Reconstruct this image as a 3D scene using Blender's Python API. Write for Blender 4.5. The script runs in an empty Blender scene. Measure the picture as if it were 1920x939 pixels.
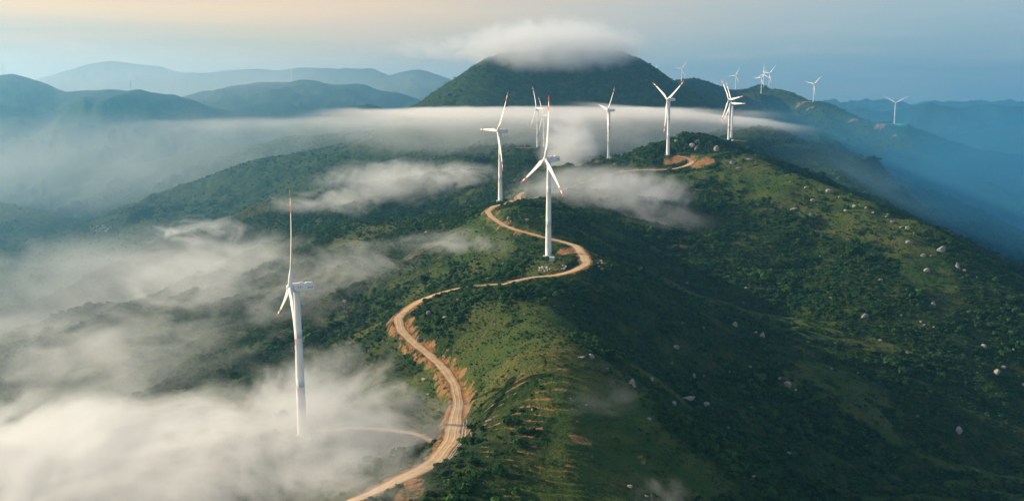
import bpy, bmesh, math, random
import numpy as np
from mathutils import Vector, Matrix

random.seed(7)
RNG = np.random.default_rng(11)
scene = bpy.context.scene
COL = scene.collection
R = math.radians

# ------------------------------------------------------------------ camera model
F_PX, W_PX, H_PX = 1700.0, 1920.0, 939.0
DS = F_PX / 1400.0                                   # distances below were read at a 1400 px focal length
V_HOR = 180.0
PITCH = math.atan((H_PX / 2 - V_HOR) / F_PX)
CAM_Z = 520.0                                        # metres above the lowest valley


def ray(u, v):
    a = (u - W_PX / 2) / F_PX
    b = (H_PX / 2 - v) / F_PX
    x = a
    y = math.cos(PITCH) + b * math.sin(PITCH)
    z = -math.sin(PITCH) + b * math.cos(PITCH)
    return x / y, z / y                              # per metre of ground distance


def P(u, v, d):
    rx, rz = ray(u, v)
    d = d * DS
    return (rx * d, d, rz * d)


cam_data = bpy.data.cameras.new("camera")
cam = bpy.data.objects.new("camera", cam_data)
COL.objects.link(cam)
cam_data.sensor_width = 36.0
cam_data.lens = F_PX / W_PX * 36.0
cam_data.clip_start = 1.0
cam_data.clip_end = 60000.0
cam.location = (0, 0, CAM_Z)
cam.rotation_euler = (math.pi / 2 - PITCH, 0, 0)
scene.camera = cam

# ------------------------------------------------------------------ noise helpers
_perm = RNG.permutation(256)
_perm = np.concatenate([_perm, _perm, _perm])
_ang = RNG.random(256) * 2 * np.pi
_gx, _gy = np.cos(_ang), np.sin(_ang)


def perlin(x, y, seed=0):
    xi = np.floor(x).astype(np.int64)
    yi = np.floor(y).astype(np.int64)
    xf = x - xi
    yf = y - yi
    u = xf * xf * xf * (xf * (xf * 6 - 15) + 10)
    v = yf * yf * yf * (yf * (yf * 6 - 15) + 10)

    def g(ix, iy, dx, dy):
        h = _perm[(_perm[(ix + seed * 17) & 255] + iy) & 255]
        return _gx[h] * dx + _gy[h] * dy
    n00 = g(xi, yi, xf, yf)
    n10 = g(xi + 1, yi, xf - 1, yf)
    n01 = g(xi, yi + 1, xf, yf - 1)
    n11 = g(xi + 1, yi + 1, xf - 1, yf - 1)
    a = n00 + u * (n10 - n00)
    b = n01 + u * (n11 - n01)
    return (a + v * (b - a)) * 1.5


def fbm(x, y, wl, octs, seed=0, gain=0.5):
    s = 0
    a = 1.0
    t = 0
    for o in range(octs):
        s = s + a * perlin(x / wl + 13.7 * o, y / wl - 7.1 * o, seed + o)
        t += a
        a *= gain
        wl *= 0.5
    return s / t


def ridged(x, y, wl, octs, seed=0):
    s = 0
    a = 1.0
    t = 0
    for o in range(octs):
        s = s + a * (1 - np.abs(perlin(x / wl + 3.3 * o, y / wl + 9.1 * o, seed + o)) * 1.6)
        t += a
        a *= 0.5
        wl *= 0.5
    return s / t


def sstep(a, b, x):
    t = np.clip((x - a) / (b - a), 0, 1)
    return t * t * (3 - 2 * t)


# ------------------------------------------------------------------ the terrain: ridges seen in the photo
# each ridge: crest points (pixel u, pixel v, distance) , slope on the left of travel, slope on the right, rounding
RIDGES = [
    # main ridge under the camera
    ([(1090, 1060, 200), (1050, 850, 265), (1030, 700, 325), (1010, 610, 385), (960, 560, 440), (900, 533, 475),
      (1020, 488, 498), (1060, 468, 520), (1010, 425, 590), (945, 380, 690), (1030, 362, 745), (1110, 338, 815),
      (1200, 305, 880), (1300, 263, 915)], .42, .5, 25),
    ([(1300, 263, 915), (1330, 276, 1000), (1366, 262, 1110), (1430, 246, 1250), (1425, 215, 1700), (1400, 200, 2300)], .45, .5, 25),
    ([(1430, 246, 1250), (1490, 275, 1200), (1560, 328, 1050), (1700, 425, 900), (1920, 540, 800), (2200, 680, 720)], .5, .35, 15),
    ([(1300, 263, 915), (1215, 285, 980), (1141, 295, 1034), (1070, 288, 1120), (1008, 276, 1213), (1000, 262, 1450), (1000, 240, 1700)], .4, .45, 25),
    # right spur, the near skyline on the right
    ([(1300, 263, 915), (1400, 300, 840), (1480, 334, 790), (1613, 381, 740), (1703, 427, 690), (1780, 477, 650),
      (1920, 566, 600), (2150, 720, 540), (2500, 900, 500)], .62, .30, 14),
    # left spurs
    ([(830, 800, 312), (700, 800, 322), (560, 814, 330), (350, 850, 340), (150, 900, 330), (-150, 1000, 310)], .5, .45, 20),
    ([(938, 377, 695), (800, 385, 750), (640, 396, 800), (555, 414, 830), (460, 470, 860), (330, 560, 870)], .45, .45, 25),
    ([(1070, 288, 1120), (950, 310, 1080), (800, 325, 1120), (640, 348, 1180), (500, 376, 1230), (350, 430, 1200), (200, 505, 1130)], .5, .45, 20),
    ([(1008, 276, 1213), (850, 280, 1500), (640, 275, 1900), (480, 300, 2100), (340, 350, 2200), (230, 420, 2250)], .45, .45, 20),
    ([(1000, 240, 1700), (800, 240, 2300), (500, 262, 3000), (300, 300, 3300), (100, 330, 3400), (-200, 350, 3400)], .4, .4, 30),
    ([(-300, 370, 2300), (-120, 365, 2400), (0, 383, 2400), (80, 400, 2350), (150, 440, 2280)], .45, .4, 40),
    ([(-300, 440, 1900), (0, 470, 1850), (120, 500, 1750), (300, 545, 1500)], .4, .4, 30),
    # dome and the ridge behind on the right
    ([(700, 300, 1750), (790, 240, 1800), (842, 200, 1860), (870, 172, 1880), (897, 135, 1900), (915, 110, 1920),
      (945, 98, 1950), (1060, 92, 1980), (1165, 96, 2000), (1192, 107, 2000), (1217, 138, 2020), (1250, 157, 2080),
      (1265, 163, 2150), (1285, 158, 2500), (1325, 168, 2700), (1370, 169, 2850), (1400, 175, 2900), (1428, 163, 2900),
      (1455, 165, 2850), (1490, 183, 2700), (1526, 190, 2600), (1548, 193, 2550), (1562, 206, 2450), (1600, 222, 2250),
      (1640, 229, 2150), (1680, 232, 2080), (1700, 238, 2060), (1760, 258, 2000), (1850, 283, 1950), (1920, 291, 2000),
      (2050, 305, 2100), (2400, 330, 2200)], .68, .72, 12),
    ([(1400, 178, 2880), (1450, 215, 2400), (1500, 262, 1900), (1560, 289, 1750), (1640, 320, 1650), (1750, 390, 1500), (1920, 500, 1350), (2200, 640, 1200)], .55, .5, 10),
    ([(1680, 234, 2080), (1720, 280, 1850), (1800, 320, 1700), (1920, 385, 1550), (2150, 480, 1400)], .55, .5, 10),
    ([(1526, 192, 2590), (1560, 240, 2200), (1620, 290, 1950), (1690, 330, 1800)], .5, .5, 10),
    # far hills, left
    ([(-300, 185, 4700), (-60, 158, 4500), (0, 147, 4500), (20, 137, 4500), (45, 150, 4500), (90, 167, 4500), (200, 171, 4400),
      (260, 163, 4300), (320, 175, 4300), (345, 184, 4400), (420, 215, 4400), (520, 245, 4300)], .4, .38, 12),
    ([(330, 197, 5200), (400, 165, 5200), (440, 155, 5200), (500, 141, 5200), (560, 129, 5200), (600, 146, 5200), (680, 156, 5200),
      (740, 170, 5200), (790, 183, 5200), (860, 208, 5200)], .4, .4, 12),
    ([(600, 225, 3300), (660, 203, 3300), (690, 196, 3300), (725, 206, 3300), (800, 225, 3300)], .4, .4, 12),
    ([(-500, 190, 7600), (-100, 170, 7600), (60, 151, 7600), (140, 128, 7600), (200, 112, 7600), (290, 122, 7600), (340, 135, 7600),
      (440, 131, 7600), (550, 126, 7600), (690, 128, 7600), (760, 160, 7600)], .4, .4, 40),
    ([(600, 160, 7000), (700, 146, 7000), (785, 128, 7000), (830, 140, 7000), (920, 165, 7000), (1100, 180, 7000)], .4, .4, 25),
    # far hills, right
    ([(1380, 215, 6000), (1500, 222, 6000), (1565, 207, 6000), (1610, 195, 6000), (1650, 205, 6000), (1700, 201, 6000), (1740, 190, 6000),
      (1790, 203, 6000), (1850, 192, 6000), (1920, 198, 6000), (2050, 190, 6000), (2400, 200, 6000)], .42, .4, 10),
    ([(1640, 275, 4500), (1760, 250, 4500), (1850, 241, 4500), (1920, 235, 4500), (2100, 225, 4500), (2400, 230, 4500)], .42, .4, 12),
    ([(1780, 300, 3500), (1870, 271, 3500), (1920, 261, 3500), (2050, 250, 3500), (2400, 240, 3500)], .42, .4, 12),
]

# points the ground has to pass through (turbine bases, road bends, edges of slopes)
CONTROL = [
    (560, 815, 330), (1028, 480, 505), (938, 378, 695), (1252, 291, 875), (1141, 296, 1034), (1008, 277, 1213), (1366, 263, 1110),
    (700, 920, 250), (850, 800, 318), (855, 740, 345), (800, 660, 390), (742, 605, 432), (820, 548, 470), (895, 535, 478), (1000, 524, 447), (1100, 496, 470),
    (915, 402, 625), (935, 385, 665), (985, 436, 560),
    (1000, 640, 350), (950, 700, 318), (980, 800, 277), (900, 850, 262), (1050, 930, 240), (1180, 830, 277), (880, 930, 238),
    (1100, 640, 355), (1250, 742, 325), (1350, 860, 292), (1430, 960, 268),
    (1250, 712, 410), (1120, 590, 425), (1400, 790, 395), (1500, 860, 385), (1560, 960, 360),
    (1200, 500, 590), (1300, 560, 560), (1500, 640, 500), (1600, 560, 570), (1700, 700, 480), (1900, 800, 450), (1750, 900, 400),
    (1900, 930, 375), (1700, 945, 360), (2100, 900, 430), (1450, 440, 690), (1350, 400, 740), (1150, 420, 680), (1600, 460, 650),
    (600, 560, 600), (650, 640, 480), (700, 480, 660), (800, 450, 650), (300, 700, 540), (120, 820, 430), (0, 640, 800), (300, 560, 860),
    (400, 760, 430), (600, 700, 420),
]
BASE_LOW = 455.0

rid = []
for pts, kl, kr, rr in RIDGES:
    rid.append((np.array([P(*p) for p in pts]), kl, kr, rr))


def base_height(x, y):
    """smooth maximum of all the ridges' slopes over a valley floor"""
    T = 9.0 + 0.004 * y
    floor = -BASE_LOW + 370 * sstep(5000, 11500, y) + 30 * perlin(x / 900, y / 900, 3)
    acc = np.exp(np.clip((floor + 300) / T, -60, 60))
    top = np.full_like(x, -1e9)
    for pts, kl, kr, rr in rid:
        h = np.full(x.shape, -1e9)
        for a, b in zip(pts[:-1], pts[1:]):
            dx, dy = b[0] - a[0], b[1] - a[1]
            l2 = dx * dx + dy * dy
            t = np.clip(((x - a[0]) * dx + (y - a[1]) * dy) / l2, 0, 1)
            ex = x - (a[0] + t * dx)
            ey = y - (a[1] + t * dy)
            d = np.hypot(ex, ey)
            side = (dx * ey - dy * ex) / math.sqrt(l2) / (d + 8.0)
            k = 0.5 * (kl + kr) + 0.5 * (kl - kr) * side
            de = np.sqrt(d * d + rr * rr) - rr
            h = np.maximum(h, a[2] + t * (b[2] - a[2]) - k * de / (1 + de / 9000))
        top = np.maximum(top, h)
        acc = acc + np.exp(np.clip((h + 300) / T, -60, 60))
    h = T * np.log(acc) - 300
    return h, top


# the sheet's rows (distance) and columns (bearing), about one and a half picture pixels apart
rows = [55.0]
while rows[-1] < 11800:
    y = rows[-1]
    dl = .0027 if y < 700 else .0027 + .0028 * min(1, (y - 700) / 2500)
    if y < 170:
        dl = .01
    rows.append(y * (1 + dl))
rows = np.array(rows)
c_in = np.arange(-0.61, 0.6101, 0.0013)
c_l = -0.61 - np.cumsum(np.linspace(.002, .02, 60))
cols = np.concatenate([c_l[::-1], c_in, -c_l])
cr = np.arange(0, len(rows) + 3, 3)
while len(rows) < cr[-1] + 1:
    rows = np.append(rows, rows[-1] * 1.0055)
cc = np.arange(0, len(cols) + 2, 3)
while len(cols) < cc[-1] + 1:
    cols = np.append(cols, cols[-1] + .02)
NR, NC = len(rows), len(cols)
XX = cols[None, :] * rows[:, None]
YY = np.repeat(rows[:, None], NC, 1)
cX, cY = XX[np.ix_(cr, cc)], YY[np.ix_(cr, cc)]
cH, cT = base_height(cX, cY)
# spurs and gullies worn into the slopes, weak on the crests so that the skylines hold
drop = np.clip(cT - cH, 0, None)
ctl = np.array([P(*p) for p in CONTROL])
crest_d = np.zeros_like(cH) + 1e9
for pts, kl, kr, rr in rid:
    for a, b in zip(pts[:-1], pts[1:]):
        dx, dy = b[0] - a[0], b[1] - a[1]
        t = np.clip(((cX - a[0]) * dx + (cY - a[1]) * dy) / (dx * dx + dy * dy), 0, 1)
        crest_d = np.minimum(crest_d, np.hypot(cX - a[0] - t * dx, cY - a[1] - t * dy))
amp = sstep(0, 1, crest_d / (60 + 0.05 * cY)) * sstep(450, 1500, cY)
wx = cX + 60 * fbm(cX, cY, 300, 2, 41)
wy = cY + 60 * fbm(cX, cY, 300, 2, 47)
cH = cH + amp * (76 * (ridged(wx, wy, 420, 4, 5) - .62) + 130 * sstep(2800, 5000, cY) * (ridged(cX, cY, 900, 4, 15) - .62)) + (.15 + amp) * 7 * fbm(cX, cY, 120, 3, 21) * sstep(120, 500, cY)


def catmull(A, axis, n):
    A = np.moveaxis(A, axis, 0)
    m = A.shape[0]
    f = np.arange(n) / 3.0
    i = np.minimum(f.astype(int), m - 2)
    t = (f - i)[:, None]
    p0, p1, p2, p3 = A[np.maximum(i - 1, 0)], A[i], A[i + 1], A[np.minimum(i + 2, m - 1)]
    o = .5 * ((2 * p1) + (-p0 + p2) * t + (2 * p0 - 5 * p1 + 4 * p2 - p3) * t * t + (-p0 + 3 * p1 - 3 * p2 + p3) * t ** 3)
    return np.moveaxis(o, 0, axis)


def coarse_at(A, x, y):
    fi = np.interp(y, rows[cr], np.arange(len(cr)))
    fj = np.interp(x / y, cols[cc], np.arange(len(cc)))
    i = np.clip(fi.astype(int), 0, A.shape[0] - 2)
    j = np.clip(fj.astype(int), 0, A.shape[1] - 2)
    a, b = fi - i, fj - j
    return A[i, j] * (1 - a) * (1 - b) + A[i + 1, j] * a * (1 - b) + A[i, j + 1] * (1 - a) * b + A[i + 1, j + 1] * a * b


# ------------------------------------------------------------------ turbines: hub pixel, base pixel, distance, yaw offset, rotor phase
# (u_base, v_base, v_hub, distance, rotor phase, yaw, detail, label)
TURB = [
    (567, 815, 538, 330, 0, 20, 2, "nearest white wind turbine, edge-on, its foot in the bottom left mist"),
    (1028, 480, 298, 505, -2, 22, 2, "white wind turbine in the middle of the road's loop, one blade straight up"),
    (938, 378, 246, 695, -30, 25, 2, "white wind turbine left of the road's upper bend, one blade pointing level to the left"),
    (1252, 291, 187, 875, 61, 21, 2, "white wind turbine at the red cut below the rocky knoll, two blades in a V"),
    (1141, 297, 207, 1034, -40, 12, 2, "white wind turbine beside the pale pond, its hub in the flat mist band"),
    (1008, 277, 203, 1213, 30, 21, 2, "hazy white wind turbine on the brown pad behind the middle turbine's raised blade"),
    (1020, 284, 217, 1330, 35, 21, 2, "faint wind turbine with lower hub, close right of the one on the brown pad"),
    (1366, 263, 187, 1110, 38, 21, 2, "white wind turbine on the orange pad by the mist band's right end, before its twin"),
    (1371, 266, 194, 1185, 30, 21, 2, "white wind turbine half hidden right behind its neighbour, one blade level to the right"),
    (1225, 166, 133, 2600, 180, 21, 1, "tiny wind turbine showing over the right shoulder of the cloud-capped dome"),
    (1278, 158, 129, 2500, 85, 60, 1, "dark small wind turbine on the skyline directly above the V-bladed turbine"),
    (1346, 176, 162, 3300, 35, 30, 1, "faintest tiny wind turbine, only its rotor over the back ridge, left of a blade tip"),
    (1379, 168, 142, 2850, -25, 45, 1, "small pale wind turbine on the bare ledge, leftmost of the back ridge summit group"),
    (1427, 176, 147, 2700, 85, 40, 1, "small wind turbine on the pink quarried pad below the back ridge summit"),
    (1431, 168, 139, 2950, 0, 40, 1, "small wind turbine right behind the one on the pink pad"),
    (1442, 167, 138, 2900, -40, 40, 1, "small wind turbine on the top of the back ridge, rightmost of the summit group"),
    (1525, 190, 158, 2600, -45, 40, 1, "lone small wind turbine on the levelled rocky pad between summit and green netting"),
    (1677, 231, 193, 2080, 180, 50, 1, "wind turbine above the bright green netting, two blades raised in a V against blue hills"),
    (6, 142, 122, 4500, -20, 40, 1, "tiny dark wind turbine at the left picture edge beside a peaked hill"),
    (245, 165, 147, 4300, 20, 40, 1, "barely visible wind turbine on the low hazy hill in the far left"),
    (547, 133 + 20, 134, 5150, 180, 40, 1, "barely visible wind turbine near the summit of the blue hill left of the dome"),
]
tctl = np.array([P(t[0], t[1], t[3]) for t in TURB])
allc = np.concatenate([ctl, tctl[1:]], 0)
seen = {}
keep = []
for i, c in enumerate(allc):
    k = (round(c[0] / 12), round(c[1] / 12))
    if k not in seen:
        seen[k] = 1
        keep.append(i)
allc = allc[keep]


def lp(x, y):
    return np.stack([x / y, np.log(y)], -1)


cp = lp(allc[:, 0], allc[:, 1])
res = allc[:, 2] - coarse_at(cH, allc[:, 0], allc[:, 1])
LK = np.where(allc[:, 1] < 1230, .10, .022)


def kern(d, L):
    q = d / L
    return (1 + q) * np.exp(-q)


dd = np.linalg.norm(cp[:, None] - cp[None], axis=-1)
Kmat = kern(dd, np.sqrt(LK[:, None] * LK[None])) + np.eye(len(cp)) * 2e-2
wts = np.linalg.solve(Kmat, res)
g = lp(cX, cY)
for i in range(len(cp)):
    cH = cH + wts[i] * kern(np.linalg.norm(g - cp[i], axis=-1), LK[i])

Z = catmull(catmull(cH, 0, NR), 1, NC)
ZS = Z.copy()
# small spurs and runnels down the flanks on both sides of the crest
TT = XX / YY
wq_ = 18 * fbm(XX, YY, 90, 3, 161)
al = R(24)
ra = ridged((XX * math.cos(al) - YY * math.sin(al)) / 3.6, XX * math.sin(al) + YY * math.cos(al) + wq_, 70, 5, 163)
al = R(-18)
rb = ridged((XX * math.cos(al) - YY * math.sin(al)) / 3.0, XX * math.sin(al) + YY * math.cos(al) + wq_, 85, 5, 167)
flank_r = sstep(.055, .13, TT) * sstep(330, 430, YY) * (1 - sstep(1000, 1250, YY))
flank_l = sstep(.10, .22, -TT) * sstep(330, 430, YY) * (1 - sstep(1100, 1500, YY))
Z = Z + flank_r * 13 * (ra - .64) + flank_l * 12 * (rb - .64)
spur_top = flank_r * sstep(.66, .84, ra) - flank_r * sstep(.60, .42, ra)
# small relief
near_w = 1 - sstep(900, 2200, YY)
Z = Z + 1.5 * fbm(XX, YY, 38, 3, 61) * sstep(60, 300, YY)
far_w = sstep(1000, 1600, YY)
tree_n = np.abs(perlin(XX / 11, YY / 11, 71)) + .6 * np.abs(perlin(XX / 5.5, YY / 5.5, 73))
rough = sstep(-.15, .35, fbm(XX, YY, 150, 3, 77))
Z = Z + far_w * (1 - sstep(3500, 6000, YY)) * (3.4 * tree_n * (.4 + .6 * rough) + 3.0 * fbm(XX, YY, 60, 3, 79))
Z = Z + far_w * sstep(2500, 4000, YY) * 42 * fbm(XX, YY, 420, 5, 83)


def ground(x, y, A=None):
    A = Z if A is None else A
    fi = np.interp(y, rows, np.arange(NR))
    fj = np.interp(np.asarray(x) / np.asarray(y), cols, np.arange(NC))
    i = np.clip(np.asarray(fi).astype(int), 0, NR - 2)
    j = np.clip(np.asarray(fj).astype(int), 0, NC - 2)
    a, b = fi - i, fj - j
    return A[i, j] * (1 - a) * (1 - b) + A[i + 1, j] * a * (1 - b) + A[i, j + 1] * (1 - a) * b + A[i + 1, j + 1] * a * b


_ys = np.exp(np.linspace(math.log(110), math.log(12000), 5000))


def cast(u, v, A=None, dmin=110):
    """where the view through a photo pixel meets the ground"""
    rx, rz = ray(u, v)
    ys = _ys[_ys >= dmin]
    hit = rz * ys <= ground(rx * ys, ys, A)
    k = int(np.argmax(hit)) if hit.any() else len(ys) - 1
    y = ys[k]
    if k > 0:
        y0 = ys[k - 1]
        for _ in range(12):
            m = .5 * (y0 + y)
            if rz * m <= float(ground(rx * m, m, A)):
                y = m
            else:
                y0 = m
    return np.array([rx * y, y, float(ground(rx * y, y, A))])


# ------------------------------------------------------------------ roads cut into the slope
ROADS = [
    # (u, v, width m)
    [(560, 985, 6), (640, 945, 6), (700, 918, 6), (765, 888, 7), (815, 862, 7.6), (845, 825, 8), (853, 790, 7.6), (860, 752, 6.5), (852, 718, 6),
     (832, 690, 6.5), (803, 664, 6.2), (772, 640, 6), (750, 618, 7), (746, 598, 7), (765, 580, 6.5), (795, 561, 6), (830, 547, 5), (868, 539, 4.5),
     (905, 535, 4.5), (948, 530, 4.5), (1000, 524, 5), (1045, 517, 5.5), (1080, 507, 7), (1100, 494, 7.5), (1094, 478, 8), (1080, 462, 7), (1050, 452, 5.5),
     (1015, 444, 5), (975, 434, 5), (945, 423, 5.5), (922, 408, 6), (914, 398, 6), (925, 388, 6), (955, 380, 5.5), (985, 373, 5), (1030, 365, 4.5),
     (1065, 354, 4.5), (1100, 340, 4.5), (1130, 330, 4.5), (1165, 322, 4.5), (1210, 319, 5), (1255, 318, 5.5), (1290, 311, 7), (1300, 302, 7), (1288, 294, 7), (1268, 291, 7)],
    [(822, 824, 4), (780, 815, 4.5), (745, 808, 4), (700, 803, 4), (655, 803, 4), (600, 812, 4)],
    [(978, 375, 6), (973, 367, 7), (982, 358, 5)],
]
ZR = Z.copy()
soil = np.zeros((NR, NC))
roads_xyz = []


def smooth(a, n):
    k = np.ones(n) / n
    p = np.pad(a, (n // 2, n - 1 - n // 2), mode='edge')
    return np.convolve(p, k, 'valid')


def window(x, y, r):
    i0, i1 = np.searchsorted(rows, [y - r, y + r])
    i0, i1 = max(i0 - 1, 0), min(i1 + 1, NR)
    j0, j1 = np.searchsorted(cols, [(x - r) / max(y - r, 1) if x < r else (x - r) / (y + r), (x + r) / max(y - r, 1)])
    lo = min((x - r) / max(y - r, 1), (x - r) / (y + r))
    hi = max((x + r) / max(y - r, 1), (x + r) / (y + r))
    j0, j1 = np.searchsorted(cols, [lo, hi])
    return slice(i0, i1), slice(max(j0 - 1, 0), min(j1 + 1, NC))


for rd in ROADS:
    pts = np.array([cast(u, v) for u, v, w in rd])
    wd = np.array([w for *_, w in rd]) * .80
    seg = np.concatenate([[0], np.cumsum(np.hypot(np.diff(pts[:, 0]), np.diff(pts[:, 1])))])
    n = max(int(seg[-1] / 1.2), 8)
    s = np.linspace(0, seg[-1], n)
    rx, ry = np.interp(s, seg, pts[:, 0]), np.interp(s, seg, pts[:, 1])
    rw = np.interp(s, seg, wd)
    for _ in range(2):
        rx, ry, rw = smooth(rx, 7), smooth(ry, 7), smooth(rw, 9)
    rz = smooth(smooth(ground(rx, ry), 25), 25)
    roads_xyz.append(np.stack([rx, ry, rz, rw], 1))
wroad = np.full((NR, NC), 1e9)
zroad = np.zeros((NR, NC))
for q in roads_xyz:
    for x, y, z, w in q:
        sy, sx = window(x, y, 22)
        d = np.hypot(XX[sy, sx] - x, YY[sy, sx] - y) - w / 2
        m = d < wroad[sy, sx]
        wroad[sy, sx] = np.where(m, d, wroad[sy, sx])
        zroad[sy, sx] = np.where(m, z, zroad[sy, sx])
wr = np.clip(wroad, -20, 100)
bank = 3.0 + 2.5 * fbm(XX, YY, 30, 2, 91)
cut = 1 - sstep(0.6, np.maximum(bank, 1.5) + 2.5, wr)
Z = Z * (1 - cut) + np.where(wroad < 50, zroad, 0) * cut
cutdiff = np.abs(ZS - zroad) * (wroad < 30)
bank_n = fbm(XX, YY, 14, 4, 95)
bank_f = fbm(XX, YY, 4.5, 3, 96)
soil = np.maximum(soil, (1 - sstep(.3, 3.0, wr + 3.0 * bank_n + 2.5 * bank_f)) * (wroad < 30))
soil = np.maximum(soil, .85 * (1 - sstep(1.5, 7.0, wr + 6 * bank_n + 4 * bank_f)) * sstep(.9, 2.8, cutdiff + 1.2 * bank_n) * (wroad < 30))


# levelled pads with bare soil
def pad(u, v, d, r, soil_w=1.0, level=True, elong=1.0):
    global Z, soil
    if d is None:
        c = cast(u, v)
        d = c[1]
        c = tuple(c)
    else:
        c = P(u, v, d)
    sy, sx = window(c[0], c[1], r * 3 + 10)
    q = np.hypot((XX[sy, sx] - c[0]) / elong, YY[sy, sx] - c[1]) + r * .35 * fbm(XX[sy, sx], YY[sy, sx], r * 1.2, 3, 97)
    w = 1 - sstep(r * .75, r * 1.7, q)
    if level:
        Z[sy, sx] = Z[sy, sx] * (1 - w) + c[2] * w
    if soil_w > 0:
        soil[sy, sx] = np.maximum(soil[sy, sx], soil_w * (1 - sstep(r * .8, r * 1.25, q)))
    return c


for t in TURB[:1]:
    pass
pad(567, 815, 330, 10, .2)
pad(1028, 480, 505, 11, .12)
pad(1072, 470, None, 11, .8, False)
pad(938, 378, 695, 10, .15)
pad(1252, 291, 875, 9, .35)
pad(1141, 297, 1034, 11, .5, elong=1.8)
pad(1008, 277, 1213, 15, .8, elong=2.4)
pad(1366, 263, 1110, 14, .9, elong=1.9)
pad(1379, 168, 2850, 18, .7, elong=2)
pad(1427, 177, 2700, 24, .9, elong=1.6)
pad(1525, 191, 2600, 24, .9, elong=1.9)
pad(1672, 232, 2080, 22, .8, elong=2)
# scars and bare earth seen on the slopes (pixel, radius, strength)
for (u, v, r, s, el) in [
    (1318, 306, 9, .95, 1.6), (1275, 297, 5, 1., 4.0), (1118, 478, 8, .75, 1), (1124, 492, 6, .7, 1), (930, 512, 6, .9, .6), (918, 520, 5, .7, 1),
    (1045, 505, 5, .5, 3), (740, 612, 5, 1., .7), (762, 632, 4, .9, 1.4), (772, 600, 4, .9, .6), (868, 700, 4, .9, .5), (850, 680, 3, .8, .8), (700, 720, 6, .5, 1.5),
    (712, 690, 5, .5, 1.6), (775, 905, 4, .9, 1), (765, 925, 5, .7, 1.2), (800, 880, 3, .6, 1.2), (1088, 825, 3, .9, 1.5), (1082, 790, 1.2, .8, .4),
    (1200, 860, 3, .6, 1), (790, 470, 9, .55, 2), (835, 475, 6, .5, 2), (800, 505, 8, .45, 2.4), (870, 450, 6, .4, 2), (810, 565, 4, .4, 1.5),
    (500, 385, 22, .5, 3), (560, 370, 18, .45, 3), (640, 355, 18, .4, 3), (440, 395, 16, .3, 3), (1120, 307, 6, .8, 1.6), (1150, 309, 5, .8, 1.3),
    (1095, 140, 16, .45, .7), (1098, 160, 8, .5, .5), (1097, 185, 6, .4, .5), (1050, 175, 8, .4, 1), (1130, 120, 12, .3, 1.5), (1020, 105, 10, .3, 2), (950, 125, 9, .25, 2),
    (1500, 196, 14, .7, 1.5), (1520, 203, 16, .8, 1.3), (1540, 208, 9, .7, 1.2), (1605, 224, 14, .9, 2.2), (1650, 236, 12, .9, 1.2), (1690, 236, 7, .9, 1), (1678, 254, 8, .9, 1),
    (1565, 238, 7, .7, 3), (1585, 230, 7, .6, 3), (1500, 261, 5, .7, 1), (1608, 287, 5, .6, 1.4), (1556, 254, 4, .5, 1.3), (1412, 180, 8, .6, 2), (1475, 194, 7, .5, 2.2), (1890, 289, 6, .6, 2),
    (1275, 462, 5, .6, 3), (1240, 628, 3, .4, 1.5), (1120, 640, 3, .4, 1.5), (960, 655, 4, .3, 1.5), (770, 350, 10, .3, 2), (270, 830, 5, .5, 1),
]:
    pad(u, v, None, r, s, False, el)

# terraces on the crest facing the camera
tc = [cast(u, v) for u, v in [(880, 940), (1100, 940), (1085, 800), (1075, 690), (985, 650), (935, 690), (905, 780)]]
poly = np.array(tc)[:, :2]


def inside(px, py):
    m = np.zeros(px.shape, bool)
    k = len(poly)
    for i in range(k):
        x0, y0 = poly[i]
        x1, y1 = poly[(i + 1) % k]
        c = ((y0 > py) != (y1 > py)) & (px < (x1 - x0) * (py - y0) / (y1 - y0 + 1e-9) + x0)
        m ^= c
    return m


def poly_dist(px, py):
    d = np.full(px.shape, 1e9)
    k = len(poly)
    for i in range(k):
        a, b = poly[i], poly[(i + 1) % k]
        e = b - a
        t = np.clip(((px - a[0]) * e[0] + (py - a[1]) * e[1]) / (e @ e), 0, 1)
        d = np.minimum(d, np.hypot(px - a[0] - t * e[0], py - a[1] - t * e[1]))
    return np.where(inside(px, py), d, -d)


ti0, ti1 = np.searchsorted(rows, [poly[:, 1].min() - 20, poly[:, 1].max() + 20])
tx, ty = XX[ti0:ti1], YY[ti0:ti1]
tw = sstep(-3, 4, poly_dist(tx, ty) + 5 * fbm(tx, ty, 22, 2, 101)) * (wr[ti0:ti1] > 3)
phase = (ty + 11 * fbm(tx, ty, 55, 3, 103) + .09 * tx - .004 * (tx - 10) ** 2) / 4.6
saw = phase - np.floor(phase)
Z[ti0:ti1] += tw * 1.0 * (sstep(0, .25, saw) - saw)
ridge_soil = sstep(.52, .74, saw + .22 * fbm(tx, ty, 5, 3, 107)) * sstep(-.38, .25, fbm(tx, ty, 14, 4, 109, .6) + .15 * sstep(300, 380, ty))
soil[ti0:ti1] = np.maximum(soil[ti0:ti1], tw * .78 * ridge_soil)

# pond
pc = P(1192, 291, 1010)
sy, sx = window(pc[0], pc[1], 60)
qq = np.hypot((XX[sy, sx] - pc[0]) / 1.0, (YY[sy, sx] - pc[1]) / 1.5)
wq = 1 - sstep(14, 26, qq)
Z[sy, sx] = Z[sy, sx] * (1 - wq) + (pc[2] - 2.0) * wq

# grass: the open bright slopes
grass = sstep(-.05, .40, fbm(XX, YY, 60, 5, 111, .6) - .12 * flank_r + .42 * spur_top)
gx = XX / YY


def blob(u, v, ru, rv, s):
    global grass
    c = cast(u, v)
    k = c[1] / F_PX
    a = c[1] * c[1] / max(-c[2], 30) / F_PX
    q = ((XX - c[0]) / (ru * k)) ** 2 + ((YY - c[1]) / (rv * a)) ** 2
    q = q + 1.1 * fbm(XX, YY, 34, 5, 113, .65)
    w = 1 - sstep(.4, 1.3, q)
    grass = np.clip(grass + s * w, 0, 1)


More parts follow.
